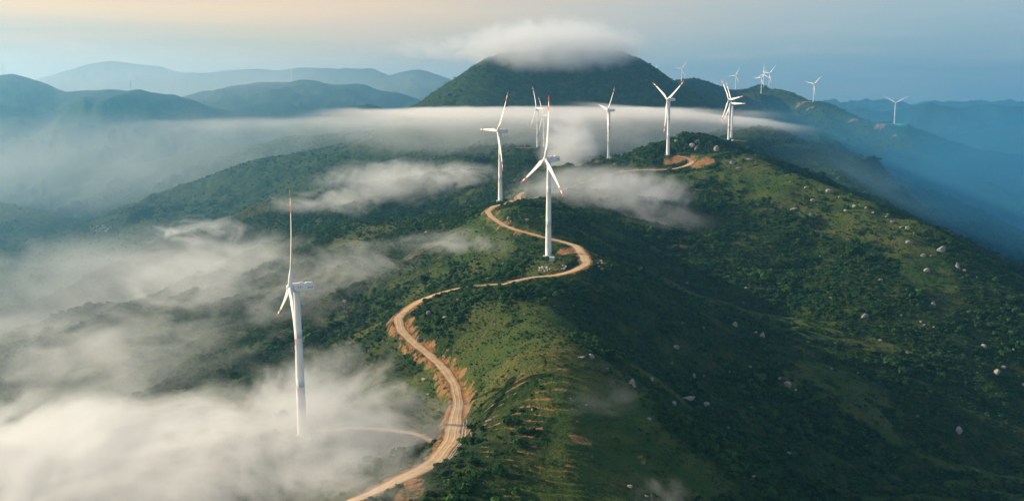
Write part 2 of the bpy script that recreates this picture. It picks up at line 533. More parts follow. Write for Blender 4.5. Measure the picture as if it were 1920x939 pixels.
for b in [(1000, 640, 130, 70, 1.0), (1150, 760, 120, 90, .9), (1130, 870, 110, 90, .8), (900, 640, 60, 60, .5), (1040, 900, 120, 60, .5), (1270, 880, 70, 80, .55),
          (1500, 355, 70, 20, 1.), (1620, 420, 90, 26, 1.), (1700, 470, 60, 40, .9), (1560, 390, 60, 14, .6), (1250, 462, 55, 10, 1.), (1100, 437, 45, 6, .9),
          (1030, 485, 50, 18, .9), (920, 440, 60, 26, .7), (700, 440, 90, 22, .35), (940, 375, 50, 7, .6), 
          (1330, 880, 50, 40, .5), (1400, 330, 50, 10, .8), (1120, 300, 60, 8, .5), (1220, 300, 40, 9, .6),
          (640, 480, 60, 40, .3), (840, 520, 90, 24, .5), (200, 680, 120, 60, .2)]:
    blob(*b)
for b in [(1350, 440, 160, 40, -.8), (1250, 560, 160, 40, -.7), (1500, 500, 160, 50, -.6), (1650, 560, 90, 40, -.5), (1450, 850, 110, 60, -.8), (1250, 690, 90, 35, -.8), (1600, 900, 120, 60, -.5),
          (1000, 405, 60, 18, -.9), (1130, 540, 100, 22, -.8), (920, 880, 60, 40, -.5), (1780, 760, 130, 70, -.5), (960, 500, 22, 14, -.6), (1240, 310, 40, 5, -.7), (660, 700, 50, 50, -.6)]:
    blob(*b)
grass = np.clip(grass * (1 - .85 * sstep(1000, 1700, YY)), 0, 1)
soil = soil * (.65 + .5 * (fbm(XX, YY, 6, 3, 117) + .5))
soil = np.clip(soil, 0, 1)

# ------------------------------------------------------------------ node helpers
def mat(name):
    m = bpy.data.materials.new(name)
    m.use_nodes = True
    nt = m.node_tree
    nt.nodes.clear()
    out = nt.nodes.new('ShaderNodeOutputMaterial')
    return m, nt, out


class NT:
    def __init__(s, nt):
        s.nt = nt

    def n(s, typ, inputs=None, **kw):
        nd = s.nt.nodes.new(typ)
        for k, v in kw.items():
            setattr(nd, k, v)
        for k, v in (inputs or {}).items():
            sock = nd.inputs[k]
            if isinstance(v, bpy.types.NodeSocket):
                s.nt.links.new(v, sock)
            else:
                sock.default_value = v
        return nd

    def math(s, op, a, b=0.0, c=None, clamp=False):
        ins = {0: a, 1: b}
        if c is not None:
            ins[2] = c
        return s.n('ShaderNodeMath', ins, operation=op, use_clamp=clamp).outputs[0]

    def noise(s, vec, scale, detail=4, rough=.55):
        return s.n('ShaderNodeTexNoise', {'Vector': vec, 'Scale': scale, 'Detail': detail, 'Roughness': rough}).outputs['Fac']

    def ramp(s, fac, lo, hi, a=0.0, b=1.0):
        return s.n('ShaderNodeMapRange', {'Value': fac, 'From Min': lo, 'From Max': hi, 'To Min': a, 'To Max': b}, interpolation_type='SMOOTHSTEP').outputs[0]

    def mix(s, fac, a, b, blend='MIX'):
        nd = s.nt.nodes.new('ShaderNodeMix')
        nd.data_type = 'RGBA'
        nd.blend_type = blend
        for sock, v in ((nd.inputs[0], fac), (nd.inputs[6], a), (nd.inputs[7], b)):
            if isinstance(v, bpy.types.NodeSocket):
                s.nt.links.new(v, sock)
            else:
                sock.default_value = v
        return nd.outputs[2]

    def link(s, a, b):
        s.nt.links.new(a, b)


def rgb(r, g, b):
    return (r, g, b, 1.0)


def simple_mat(name, col, rough=.6, var=.12, scale=3.0, col2=None, spec=.3, metal=0.0):
    m, nt, out = mat(name)
    k = NT(nt)
    tc_ = k.n('ShaderNodeTexCoord')
    f = k.noise(tc_.outputs['Object'], scale, 5, .6)
    c2 = col2 or tuple(c * (1 - 2 * var) for c in col)
    c = k.mix(k.ramp(f, .35, .7), rgb(*col), rgb(*c2))
    b = k.n('ShaderNodeBsdfPrincipled', {'Base Color': c, 'Roughness': rough, 'Specular IOR Level': spec, 'Metallic': metal})
    k.link(b.outputs[0], out.inputs[0])
    return m


# ---- ground
def ground_material():
    m, nt, out = mat("ground_scrub_and_soil")
    k = NT(nt)
    pos = k.n('ShaderNodeNewGeometry').outputs['Position']
    a_s = k.n('ShaderNodeAttribute', attribute_name='soil').outputs['Fac']
    a_g = k.n('ShaderNodeAttribute', attribute_name='grass').outputs['Fac']
    n_big = k.noise(pos, .012, 4)
    n_mid = k.noise(pos, .07, 5, .6)
    n_sm = k.noise(pos, .35, 5, .65)
    n_fine = k.noise(pos, 1.3, 4, .65)
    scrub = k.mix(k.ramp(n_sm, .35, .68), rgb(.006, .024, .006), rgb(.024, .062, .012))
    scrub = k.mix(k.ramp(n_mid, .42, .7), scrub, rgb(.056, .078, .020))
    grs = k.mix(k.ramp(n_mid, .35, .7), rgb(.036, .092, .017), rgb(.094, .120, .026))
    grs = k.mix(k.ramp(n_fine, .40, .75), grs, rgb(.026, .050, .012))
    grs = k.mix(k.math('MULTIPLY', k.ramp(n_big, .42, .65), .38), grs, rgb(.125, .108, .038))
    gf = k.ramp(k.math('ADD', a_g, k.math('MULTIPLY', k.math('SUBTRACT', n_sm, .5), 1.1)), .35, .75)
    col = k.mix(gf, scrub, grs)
    sl = k.mix(k.ramp(n_sm, .3, .7), rgb(.38, .165, .06), rgb(.30, .19, .095))
    sl = k.mix(k.ramp(n_fine, .5, .8), sl, rgb(.22, .12, .06))
    n_tuft = k.noise(pos, .55, 5, .7)
    sf = k.ramp(k.math('ADD', a_s, k.math('ADD', k.math('MULTIPLY', k.math('SUBTRACT', n_fine, .5), .8), k.math('MULTIPLY', k.math('SUBTRACT', n_tuft, .5), 1.5))), .45, .85)
    col = k.mix(sf, col, sl)
    hgt = k.math('ADD', k.math('MULTIPLY', n_sm, 1.6), k.math('MULTIPLY', n_fine, .5))
    bmp = k.n('ShaderNodeBump', {'Height': hgt, 'Strength': 1.0, 'Distance': 1.6})
    b = k.n('ShaderNodeBsdfPrincipled', {'Base Color': col, 'Roughness': .95, 'Specular IOR Level': .1, 'Normal': bmp.outputs[0]})
    k.link(b.outputs[0], out.inputs[0])
    return m


def sheet(name, X, Y, Zv, m, attrs=None):
    nr, nc = X.shape
    me = bpy.data.meshes.new(name)
    co = np.stack([X, Y, Zv + CAM_Z], -1).reshape(-1, 3).astype(np.float32)
    i = np.arange(nr * nc).reshape(nr, nc)
    q = np.stack([i[:-1, :-1], i[:-1, 1:], i[1:, 1:], i[1:, :-1]], -1).reshape(-1, 4)
    nf = len(q)
    me.vertices.add(len(co))
    me.vertices.foreach_set('co', co.ravel())
    me.loops.add(nf * 4)
    me.loops.foreach_set('vertex_index', q.ravel().astype(np.int32))
    me.polygons.add(nf)
    me.polygons.foreach_set('loop_start', np.arange(0, nf * 4, 4, dtype=np.int32))
    me.polygons.foreach_set('use_smooth', np.ones(nf, bool))
    me.update(calc_edges=True)
    for an, av in (attrs or {}).items():
        at = me.attributes.new(an, 'FLOAT', 'POINT')
        at.data.foreach_set('value', av.ravel().astype(np.float32))
    me.materials.append(m)
    o = bpy.data.objects.new(name, me)
    COL.objects.link(o)
    return o


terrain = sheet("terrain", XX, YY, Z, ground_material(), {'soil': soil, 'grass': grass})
terrain['kind'] = 'structure'
terrain['label'] = "green mountain ridge with scrub, grass and bare orange earth"

# ---- dirt roads
m_road, nt, out = mat("packed_dirt_road")
k = NT(nt)
pos = k.n('ShaderNodeNewGeometry').outputs['Position']
uvx = k.n('ShaderNodeAttribute', attribute_name='across').outputs['Fac']
n1 = k.noise(pos, .25, 5, .6)
n2 = k.noise(pos, 2.2, 4, .6)
rut = k.math('ABSOLUTE', k.math('SUBTRACT', k.math('ABSOLUTE', uvx), .42))
c = k.mix(k.ramp(n1, .35, .68), rgb(.50, .33, .17), rgb(.62, .45, .26))
c = k.mix(k.ramp(n2, .5, .8, 0, .6), c, rgb(.42, .26, .13))
c = k.mix(k.ramp(rut, .16, .04, 0, .45), c, rgb(.64, .48, .30))
c = k.mix(k.ramp(k.math('ADD', k.math('ABSOLUTE', uvx), k.math('MULTIPLY', k.math('SUBTRACT', n2, .5), .8)), .75, 1.05), c, rgb(.40, .20, .085))
bmp = k.n('ShaderNodeBump', {'Height': k.math('ADD', n2, k.math('MULTIPLY', k.ramp(rut, .16, .02), -.6)), 'Strength': .5, 'Distance': .3})
b = k.n('ShaderNodeBsdfPrincipled', {'Base Color': c, 'Roughness': .95, 'Specular IOR Level': .1, 'Normal': bmp.outputs[0]})
k.link(b.outputs[0], out.inputs[0])

for idx, q in enumerate(roads_xyz):
    tx_, ty_ = np.gradient(q[:, 0]), np.gradient(q[:, 1])
    ln = np.hypot(tx_, ty_) + 1e-9
    nx, ny = -ty_ / ln, tx_ / ln
    s = np.arange(len(q))
    wl = q[:, 3] / 2 * (1 + .45 * fbm(s * 1.2, s * 0 + 7.3 + idx, 16, 5, 121, .65))
    wr_ = q[:, 3] / 2 * (1 + .45 * fbm(s * 1.2, s * 0 + 91.3 + idx, 16, 5, 123, .65))
    ac = np.linspace(-1, 1, 11)
    half = np.where(ac[None, :] < 0, wl[:, None], wr_[:, None])
    RX = q[:, 0:1] + nx[:, None] * ac[None] * half
    RY = q[:, 1:2] + ny[:, None] * ac[None] * half
    RZ = ground(RX, RY) + .10 + .06 * (1 - ac[None] ** 2) + .004 * idx
    o = sheet("dirt_road", RX, RY, RZ, m_road, {'across': np.repeat(ac[None], len(q), 0)})
    o['kind'] = 'structure'
    o['label'] = ["winding pale dirt road along the ridge", "side track branching left into the mist", "short orange spur by the upper bend"][idx]

# ---- pond
m_pond, nt, out = mat("still_water")
k = NT(nt)
pos = k.n('ShaderNodeNewGeometry').outputs['Position']
bmp = k.n('ShaderNodeBump', {'Height': k.noise(pos, .8, 3), 'Strength': .06})
b = k.n('ShaderNodeBsdfPrincipled', {'Base Color': rgb(.30, .36, .36), 'Roughness': .12, 'Specular IOR Level': .8, 'Normal': bmp.outputs[0]})
k.link(b.outputs[0], out.inputs[0])
bm = bmesh.new()
vs = []
for i in range(40):
    a = i / 40 * 2 * math.pi
    r_ = 19 * (1 + .12 * math.sin(3 * a + 1) + .08 * math.sin(5 * a))
    vs.append(bm.verts.new((pc[0] + r_ * math.cos(a), pc[1] + 1.5 * r_ * math.sin(a), pc[2] + CAM_Z)))
bm.faces.new(vs)
me = bpy.data.meshes.new("pond")
bm.to_mesh(me)
bm.free()
me.materials.append(m_pond)
o = bpy.data.objects.new("pond_water", me)
COL.objects.link(o)
o['kind'] = 'structure'

# ------------------------------------------------------------------ object helpers
def mesh_from(bm, name, m, smooth=True):
    me = bpy.data.meshes.new(name)
    bm.normal_update()
    bm.to_mesh(me)
    bm.free()
    if m:
        me.materials.append(m)
    if smooth:
        for p_ in me.polygons:
            p_.use_smooth = True
    return me


def obj(name, me, parent=None, loc=(0, 0, 0), rot=(0, 0, 0)):
    o = bpy.data.objects.new(name, me)
    COL.objects.link(o)
    if parent:
        o.parent = parent
    o.location = loc
    o.rotation_euler = rot
    return o


def tag(o, label, cat, group=None, kind=None):
    if label:
        o['label'] = label
    if cat:
        o['category'] = cat
    if group:
        o['group'] = group
    if kind:
        o['kind'] = kind
    return o


def lathe(bm, prof, seg=32, axis='Z', cap=True):
    rings = []
    for r_, h in prof:
        ring = []
        for i in range(seg):
            a = 2 * math.pi * i / seg
            if axis == 'Z':
                ring.append(bm.verts.new((r_ * math.cos(a), r_ * math.sin(a), h)))
            else:
                ring.append(bm.verts.new((h, r_ * math.cos(a), r_ * math.sin(a))))
        rings.append(ring)
    for a_, b_ in zip(rings[:-1], rings[1:]):
        for i in range(seg):
            j = (i + 1) % seg
            bm.faces.new((a_[i], a_[j], b_[j], b_[i]))
    if cap:
        bm.faces.new(rings[0][::-1])
        bm.faces.new(rings[-1])
    bmesh.ops.recalc_face_normals(bm, faces=bm.faces)


def box(bm, c, s, bev=0.0):
    r_ = bmesh.ops.create_cube(bm, size=1.0)
    for v in r_['verts']:
        v.co = Vector((c[0] + v.co.x * s[0], c[1] + v.co.y * s[1], c[2] + v.co.z * s[2]))
    if bev:
        es = list({e for v in r_['verts'] for e in v.link_edges})
        bmesh.ops.bevel(bm, geom=es, offset=bev, segments=2, affect='EDGES')


m_white = simple_mat("white_tower_paint", (.80, .80, .78), .45, .04, .15, (.72, .72, .69))
m_blade = simple_mat("white_blade_paint", (.80, .79, .76), .4, .03, .2, (.74, .73, .69))
m_red = simple_mat("red_blade_band", (.52, .075, .045), .5, .1, .5)
m_dark = simple_mat("dark_metal", (.06, .06, .065), .5, .1, 2)
m_grey = simple_mat("grey_metal", (.42, .43, .44), .5, .1, 2)
m_conc = simple_mat("concrete", (.45, .43, .39), .9, .15, 1.2)
m_logo = simple_mat("red_logo_paint", (.55, .05, .04), .5, .05, 2)
m_ink = simple_mat("black_lettering_paint", (.03, .03, .035), .5, .05, 2)
m_cab = simple_mat("cabinet_paint", (.74, .75, .74), .5, .05, 1)

TH = 65.0        # hub height
BL = 41.0        # blade length
TILT = R(4)

# ---- blade: lofted aerofoil with root cylinder, twist and a slight forward bend
def blade_section(r_):
    f = r_ / BL
    if f < .06:
        ch, th, circ = 1.9, 1.0, 1.0
    else:
        g_ = min(1, (f - .06) / .16)
        g_ = g_ * g_ * (3 - 2 * g_)
        ch = 1.9 + (3.25 - 1.9) * g_ if f < .22 else 3.25 * (1 - .80 * ((f - .22) / .78) ** .85)
        if f > .96:
            ch *= max(.25, 1 - ((f - .96) / .04) ** 2 * .75)
        th = 1.0 + (.24 - 1.0) * g_ if f < .22 else .24 - .10 * (f - .22) / .78
        circ = 1 - g_
    tw = R(16) * (1 - f) ** 2
    bend = -1.5 * f ** 2.6
    return ch, th, circ, tw, bend


def blade_mesh(r0, r1, m, name, grow=0.0, n=26, seg=18):
    bm = bmesh.new()
    rings = []
    for i in range(n + 1):
        r_ = r0 + (r1 - r0) * i / n
        ch, th, circ, tw, bend = blade_section(r_)
        ring = []
        for j in range(seg):
            a = 2 * math.pi * j / seg
            cx, cy = math.cos(a), math.sin(a)
            w = ch * .5 * cx + (0 if circ > .99 else -ch * .18 * (1 - circ))
            tp = (1 - .75 * (0.5 - .5 * cx)) * (1 - circ) + circ
            t = ch * .5 * th * cy * tp
            w += grow * cx
            t += grow * cy
            x = bend + w * math.sin(tw) + t * math.cos(tw)
            y_ = w * math.cos(tw) - t * math.sin(tw)
            ring.append(bm.verts.new((x, y_, r_)))
        rings.append(ring)
    for a_, b_ in zip(rings[:-1], rings[1:]):
        for i in range(seg):
            j = (i + 1) % seg
            bm.faces.new((a_[i], a_[j], b_[j], b_[i]))
    bm.faces.new(rings[0][::-1])
    bm.faces.new(rings[-1])
    bmesh.ops.recalc_face_normals(bm, faces=bm.faces)
    return mesh_from(bm, name, m)


me_blade = blade_mesh(.9, BL, m_blade, "blade", 0, 40)
me_band_tip = blade_mesh(BL * .905, BL + .03, m_red, "blade_tip_band", .025, 8)
me_band_in = blade_mesh(BL * .76, BL * .835, m_red, "blade_inner_band", .025, 6)

# ---- tower with bolted flange rings
bm = bmesh.new()
prof = []
for f in [0, .02]:
    prof.append((2.12 - f, f * TH))
for h0, h1 in ((.02, .33), (.33, .66), (.66, .965)):
    for f in np.linspace(h0, h1, 5):
        prof.append((2.1 - .82 * f, f * TH))
    prof.append((2.1 - .82 * h1 + .06, h1 * TH + .05))
    prof.append((2.1 - .82 * h1 + .06, h1 * TH + .3))
    prof.append((2.1 - .82 * h1, h1 * TH + .35))
lathe(bm, prof, 36)
me_tower = mesh_from(bm, "tower", m_white)
bm = bmesh.new()
lathe(bm, [(3.6, -3.0), (3.6, .28), (3.3, .42), (2.5, .45)], 40)
me_found = mesh_from(bm, "foundation", m_conc)
# door with steps
bm = bmesh.new()
box(bm, (0, -2.1, 1.75), (1.0, .16, 2.2), .05)
me_door = mesh_from(bm, "tower_door", m_grey, False)
bm = bmesh.new()
for i in range(4):
    box(bm, (0, -2.45 - .3 * i, .62 - .17 * i), (1.2, .28, .05))
box(bm, (-.62, -2.9, .9), (.05, 1.3, .05))
box(bm, (.62, -2.9, .9), (.05, 1.3, .05))
for sx_ in (-.62, .62):
    for yy in (-2.35, -3.45):
        box(bm, (sx_, yy, .62), (.05, .05, .9))
me_steps = mesh_from(bm, "door_steps", m_grey, False)

# ---- nacelle: rounded tapering housing behind the hub (+X is downwind)
bm = bmesh.new()
secs = [(-1.35, 1.15, -1.1, 1.25), (-1.2, 1.45, -1.35, 1.5), (0, 1.62, -1.72, 1.68), (2.4, 1.68, -1.78, 1.75), (5.6, 1.62, -1.42, 1.78), (7.2, 1.52, -1.1, 1.75), (7.45, 1.3, -.9, 1.5)]
rings = []
for x, hw, zb, zt in secs:
    ring = []
    cr_ = .42
    for (sx_, sz_, a0) in ((1, 1, 0), (-1, 1, 90), (-1, -1, 180), (1, -1, 270)):
        for q_ in range(4):
            a = R(a0 + q_ * 30)
            cy_ = sx_ * (hw - cr_) + cr_ * math.cos(a)
            cz_ = (zt - cr_ if sz_ > 0 else zb + cr_) + cr_ * math.sin(a)
            ring.append(bm.verts.new((x, cy_, cz_)))
    rings.append(ring)
for a_, b_ in zip(rings[:-1], rings[1:]):
    for i in range(16):
        j = (i + 1) % 16
        bm.faces.new((a_[i], a_[j], b_[j], b_[i]))
bm.faces.new(rings[0][::-1])
bm.faces.new(rings[-1])
bmesh.ops.recalc_face_normals(bm, faces=bm.faces)
me_nac = mesh_from(bm, "nacelle", m_white)
bm = bmesh.new()
box(bm, (1.7, 0, 1.92), (1.5, 1.5, .42), .12)
me_hatch = mesh_from(bm, "roof_hatch", m_white, False)
bm = bmesh.new()
box(bm, (5.0, 0, 1.95), (2.6, 2.2, .4), .1)
me_cool = mesh_from(bm, "roof_cooler", m_white, False)
bm = bmesh.new()
for sy_ in (-.5, .5):
    box(bm, (6.9, sy_, 2.3), (.06, .06, 1.1))
    box(bm, (6.9, sy_, 2.85), (.35, .06, .06))
box(bm, (6.9, 0, 2.1), (.06, 1.05, .06))
me_vane = mesh_from(bm, "wind_vane_mast", m_dark, False)
bm = bmesh.new()
lathe(bm, [(1.34, -.75), (1.34, -.15)], 28)
me_collar = mesh_from(bm, "yaw_collar", m_grey)
# hub spinner
bm = bmesh.new()
lathe(bm, [(.05, -4.15), (.45, -4.08), (.85, -3.85), (1.18, -3.45), (1.38, -2.9), (1.45, -2.3), (1.42, -1.75), (1.3, -1.52)], 30, 'X')
me_hub = mesh_from(bm, "rotor_hub", m_white)
# logo and lettering on the flank
bm = bmesh.new()
box(bm, (.75, 0, .02), (.55, .02, .12))
box(bm, (.75, 0, .32), (.55, .02, .12))
box(bm, (.53, 0, .17), (.11, .02, .42))
box(bm, (.97, 0, .17), (.11, .02, .42))
box(bm, (.75, 0, .17), (.16, .02, .16))
me_logo = mesh_from(bm, "logo", m_logo, False)
bm = bmesh.new()
rs = random.Random(3)
x = 1.65
for ci in range(10):
    hh = .66
    ww = .46
    ox = x + ci * .52
    for q_ in range(3):
        box(bm, (ox, 0, -.14 + q_ * .26 + rs.uniform(-.03, .03)), (ww * rs.uniform(.7, 1), .02, .075))
    for q_ in range(2):
        box(bm, (ox + rs.uniform(-.16, .16), .001, .12), (.085, .018, hh * rs.uniform(.55, 1)))
me_text = mesh_from(bm, "lettering", m_ink, False)

HUBX = -2.55
for ti, (ub, vb, vh, dist, ph, yaw, det, label) in enumerate(TURB):
    b0 = P(ub, vb, dist)
    # height of the hub that the photo shows decides the turbine's size
    rz_h = ray(ub, vh)[1] * dist * DS
    sc = (rz_h - b0[2]) / TH
    gz = float(ground(b0[0], b0[1]))
    if dist > 1150:
        sc = (vb - vh) * dist / 1400.0 / TH
        base_z = rz_h - sc * TH
        if base_z > gz - .2:                     # never hovering over its hill
            base_z = gz - .2
            sc = (rz_h - base_z) / TH
    else:
        base_z = gz
        sc = (rz_h - gz) / TH
    root = bpy.data.objects.new("wind_turbine", None)
    COL.objects.link(root)
    root.empty_display_size = 5
    root.location = (b0[0], b0[1], base_z + CAM_Z)
    root.rotation_euler = (0, 0, R(yaw))
    root.scale = (sc, sc, sc)
    tag(root, label, "wind turbine", "wind turbines along the ridges")
    tw_ = obj("tower", me_tower, root)
    obj("foundation", me_found, root)
    if det > 1:
        obj("door", me_door, tw_, rot=(0, 0, R(40)))
        obj("door_steps", me_steps, tw_, rot=(0, 0, R(40)))
        obj("yaw_collar", me_collar, root, (0, 0, TH - 1.55))
    nac = obj("nacelle", me_nac, root, (0, 0, TH), (0, TILT, 0))
    if det > 1:
        obj("roof_hatch", me_hatch, nac)
        obj("roof_cooler", me_cool, nac)
        obj("wind_vane_mast", me_vane, nac)
        if ti < 3:
            obj("logo", me_logo, nac, (-.1, -1.675, .1))
            obj("lettering", me_text, nac, (0, -1.68, .12), (0, 0, R(.6)))
    obj("hub", me_hub, root, (0, 0, TH), (0, TILT, 0))
    for bi in range(3):
        phi = R(ph + 120 * bi)
        M_ = (Matrix.Translation((0, 0, TH)) @ Matrix.Rotation(TILT, 4, 'Y') @ Matrix.Translation((HUBX, 0, 0))
              @ Matrix.Rotation(-phi, 4, 'X') )
        bl = obj("blade", me_blade, root)
        bl.matrix_local = M_
        if det > 1:
            obj("tip_band", me_band_tip, bl)
            obj("inner_band", me_band_in, bl)

# ---- transformer cabinets by the towers
bm = bmesh.new()
box(bm, (0, 0, 1.25), (2.9, 2.2, 2.1), .05)
me_cbody = mesh_from(bm, "cabinet_body", m_cab, False)
bm = bmesh.new()
vs = [bm.verts.new(p_) for p_ in ((-1.6, -1.25, 2.32), (1.6, -1.25, 2.32), (1.6, 1.25, 2.32), (-1.6, 1.25, 2.32), (-1.5, 0, 2.7), (1.5, 0, 2.7))]
for f in ((0, 1, 5, 4), (2, 3, 4, 5), (1, 2, 5), (3, 0, 4), (3, 2, 1, 0)):
    bm.faces.new([vs[i] for i in f])
bmesh.ops.recalc_face_normals(bm, faces=bm.faces)
me_croof = mesh_from(bm, "cabinet_roof", m_white, False)
bm = bmesh.new()
for sx_ in (-.7, .7):
    box(bm, (sx_, -1.12, 1.25), (1.25, .05, 1.8), .02)
me_cdoor = mesh_from(bm, "cabinet_doors", m_grey, False)
bm = bmesh.new()
box(bm, (0, 0, -.2), (3.3, 2.6, .84), .03)
me_cslab = mesh_from(bm, "cabinet_slab", m_conc, False)
for (u, v, lab) in [(1035, 489, "white transformer cabinet in front of the turbine inside the road's loop"),
                    (934, 381, "white transformer cabinet at the foot of the turbine left of the upper bend"),
                    (1374, 265, "tiny white transformer cabinet by the turbine on the orange pad"),
                    (1117 - 94, 275, "tiny white transformer cabinet on the brown pad behind the mist"),
                    (1145, 298, "tiny white transformer cabinet by the turbine beside the pond")]:
    c = cast(u, v)
    root = bpy.data.objects.new("transformer_cabinet", None)
    COL.objects.link(root)
    root.location = (c[0], c[1], c[2] + CAM_Z + .1)
    root.rotation_euler = (0, 0, R(random.uniform(-25, 25)))
    tag(root, lab, "cabinet", "transformer cabinets beside the turbines")
    bd = obj("cabinet_body", me_cbody, root)
    obj("cabinet_door", me_cdoor, bd)
    obj("roof", me_croof, root)
    obj("slab", me_cslab, root)

# ---- green netting on the slope below the far right turbine
m_net, nt, out = mat("green_mesh_netting")
k = NT(nt)
pos = k.n('ShaderNodeNewGeometry').outputs['Position']
c = k.mix(k.noise(pos, .3, 4), rgb(.02, .36, .20), rgb(.05, .48, .28))
b = k.n('ShaderNodeBsdfPrincipled', {'Base Color': c, 'Roughness': .8})
k.link(b.outputs[0], out.inputs[0])
NU, NV = 16, 8
gxs = np.zeros((NV, NU))
gys = np.zeros((NV, NU))
gzs = np.zeros((NV, NU))
c0 = P(1680, 231.5, 2080)
for i in range(NV):
    for j in range(NU):
        f = i / (NV - 1)
        half = 19 * (1 - .45 * f)
        gxs[i, j] = c0[0] + (j / (NU - 1) * 2 - 1) * half
        gys[i, j] = c0[1] - 20 - 26 * f
        gzs[i, j] = ground(gxs[i, j], gys[i, j])
ev = gzs.copy()
for i in range(1, NV):
    ev[i] = np.minimum(gzs[i] + .8, gzs[i] + 3)
ev[0] = np.maximum(gzs[0] + .8, gzs[1])
o = sheet("slope_netting", gxs, gys, ev + .5, m_net)
sol = o.modifiers.new("thick", 'SOLIDIFY')
sol.thickness = .25
tag(o, "bright green netting draped on the bank below the far right turbine", "netting")

# ---- two pipes along the road's right edge
q = roads_xyz[0]
for off, lab in ((1.2, "thin pale pipe lying nearest the road's right edge"), (2.6, "thin pale pipe on the grass, outer of the two beside the road")):
    sel = [i for i in range(len(q)) if 318 < q[i, 1] < 385 and q[i, 0] < 0]
    tx_, ty_ = np.gradient(q[:, 0]), np.gradient(q[:, 1])
    bm = bmesh.new()
    prev = None
    for i in sel[::2]:
        ln = math.hypot(tx_[i], ty_[i])
        nx, ny = ty_[i] / ln, -tx_[i] / ln
        x = q[i, 0] + nx * (q[i, 3] / 2 + off)
        y = q[i, 1] + ny * (q[i, 3] / 2 + off)
        z = float(ground(x, y)) + .2 + CAM_Z
        ring = [bm.verts.new((x + nx * .14 * math.cos(a), y + ny * .14 * math.cos(a), z + .14 * math.sin(a))) for a in [2 * math.pi * k_ / 8 for k_ in range(8)]]
        if prev:
            for k_ in range(8):
                bm.faces.new((prev[k_], prev[(k_ + 1) % 8], ring[(k_ + 1) % 8], ring[k_]))
        prev = ring
    bmesh.ops.recalc_face_normals(bm, faces=bm.faces)
    tag(obj("water_pipe", mesh_from(bm, "water_pipe", m_cab)), lab, "pipe", "pipes along the road")

# ------------------------------------------------------------------ boulders
def rock_material(name, ca, cb, cd):
    m, nt, out = mat(name)
    k = NT(nt)
    tc_ = k.n('ShaderNodeTexCoord').outputs['Object']
    n1 = k.noise(tc_, 1.6, 6, .65)
    n2 = k.noise(tc_, 7, 4, .6)
    c = k.mix(k.ramp(n1, .35, .65), rgb(*ca), rgb(*cb))
    c = k.mix(k.ramp(n2, .55, .75, 0, .8), c, rgb(*cd))
    bmp = k.n('ShaderNodeBump', {'Height': k.math('ADD', n1, n2), 'Strength': .6, 'Distance': .25})
    b = k.n('ShaderNodeBsdfPrincipled', {'Base Color': c, 'Roughness': .9, 'Specular IOR Level': .2, 'Normal': bmp.outputs[0]})
    k.link(b.outputs[0], out.inputs[0])
    return m


m_rock_p = rock_material("pale_granite", (.33, .295, .25), (.23, .205, .175), (.11, .10, .09))
m_rock_g = rock_material("grey_granite", (.30, .29, .27), (.21, .205, .20), (.09, .09, .085))
m_rock_w = rock_material("white_rubble", (.50, .48, .44), (.40, .375, .335), (.22, .20, .17))


def boulder_mesh(seed, m, flat=1.0):
    rr_ = random.Random(seed)
    bm = bmesh.new()
    bmesh.ops.create_icosphere(bm, subdivisions=3, radius=1.0)
    planes = []
    for _ in range(11):
        n_ = Vector((rr_.gauss(0, 1), rr_.gauss(0, 1), rr_.gauss(0, .8))).normalized()
        planes.append((n_, rr_.uniform(.5, .88)))
    off = rr_.uniform(0, 90)
    for v in bm.verts:
        p_ = v.co.copy()
        for n_, d_ in planes:
            e = p_.dot(n_) - d_
            if e > 0:
                p_ -= n_ * e * .96
        nn = float(perlin(np.array([p_.x * 1.3 + off]), np.array([p_.y * 1.3 + p_.z * 1.7 + off]), seed)[0])
        n2 = float(perlin(np.array([p_.x * 3.7 + off]), np.array([p_.z * 3.7 + p_.y * 2.9 + off]), seed + 5)[0])
        p_ *= 1 + .16 * nn + .07 * n2
        v.co = Vector((p_.x * rr_.choice([1.0]), p_.y * .9, p_.z * .82 * flat))
    return mesh_from(bm, "boulder", m)


rocks = {'p': [boulder_mesh(s_, m_rock_p) for s_ in range(5)], 'g': [boulder_mesh(s_ + 20, m_rock_g) for s_ in range(5)],
         'w': [boulder_mesh(s_ + 40, m_rock_w) for s_ in range(4)], 'f': [boulder_mesh(s_ + 60, m_rock_g, .5) for s_ in range(2)]}


def boulder(u, v, px, kind, label, group, width=1.0, tall=1.0, name="boulder"):
    px = px * (1.02 if name == 'boulder' else 1.0)
    c = cast(u, v)
    s_ = px * c[1] / F_PX / 2 * .90
    me = random.choice(rocks[kind])
    o = obj(name, me, None, (c[0], c[1], c[2] + CAM_Z + s_ * .22 * tall), (random.uniform(-.25, .25), random.uniform(-.25, .25), random.uniform(0, 6.28)))
    if width != 1.0:
        o.rotation_euler.z = random.uniform(-.3, .3)
    o.scale = (s_ * width, s_, s_ * tall)
    tag(o, label, "boulder" if name == "boulder" else "rock", group)
    return o


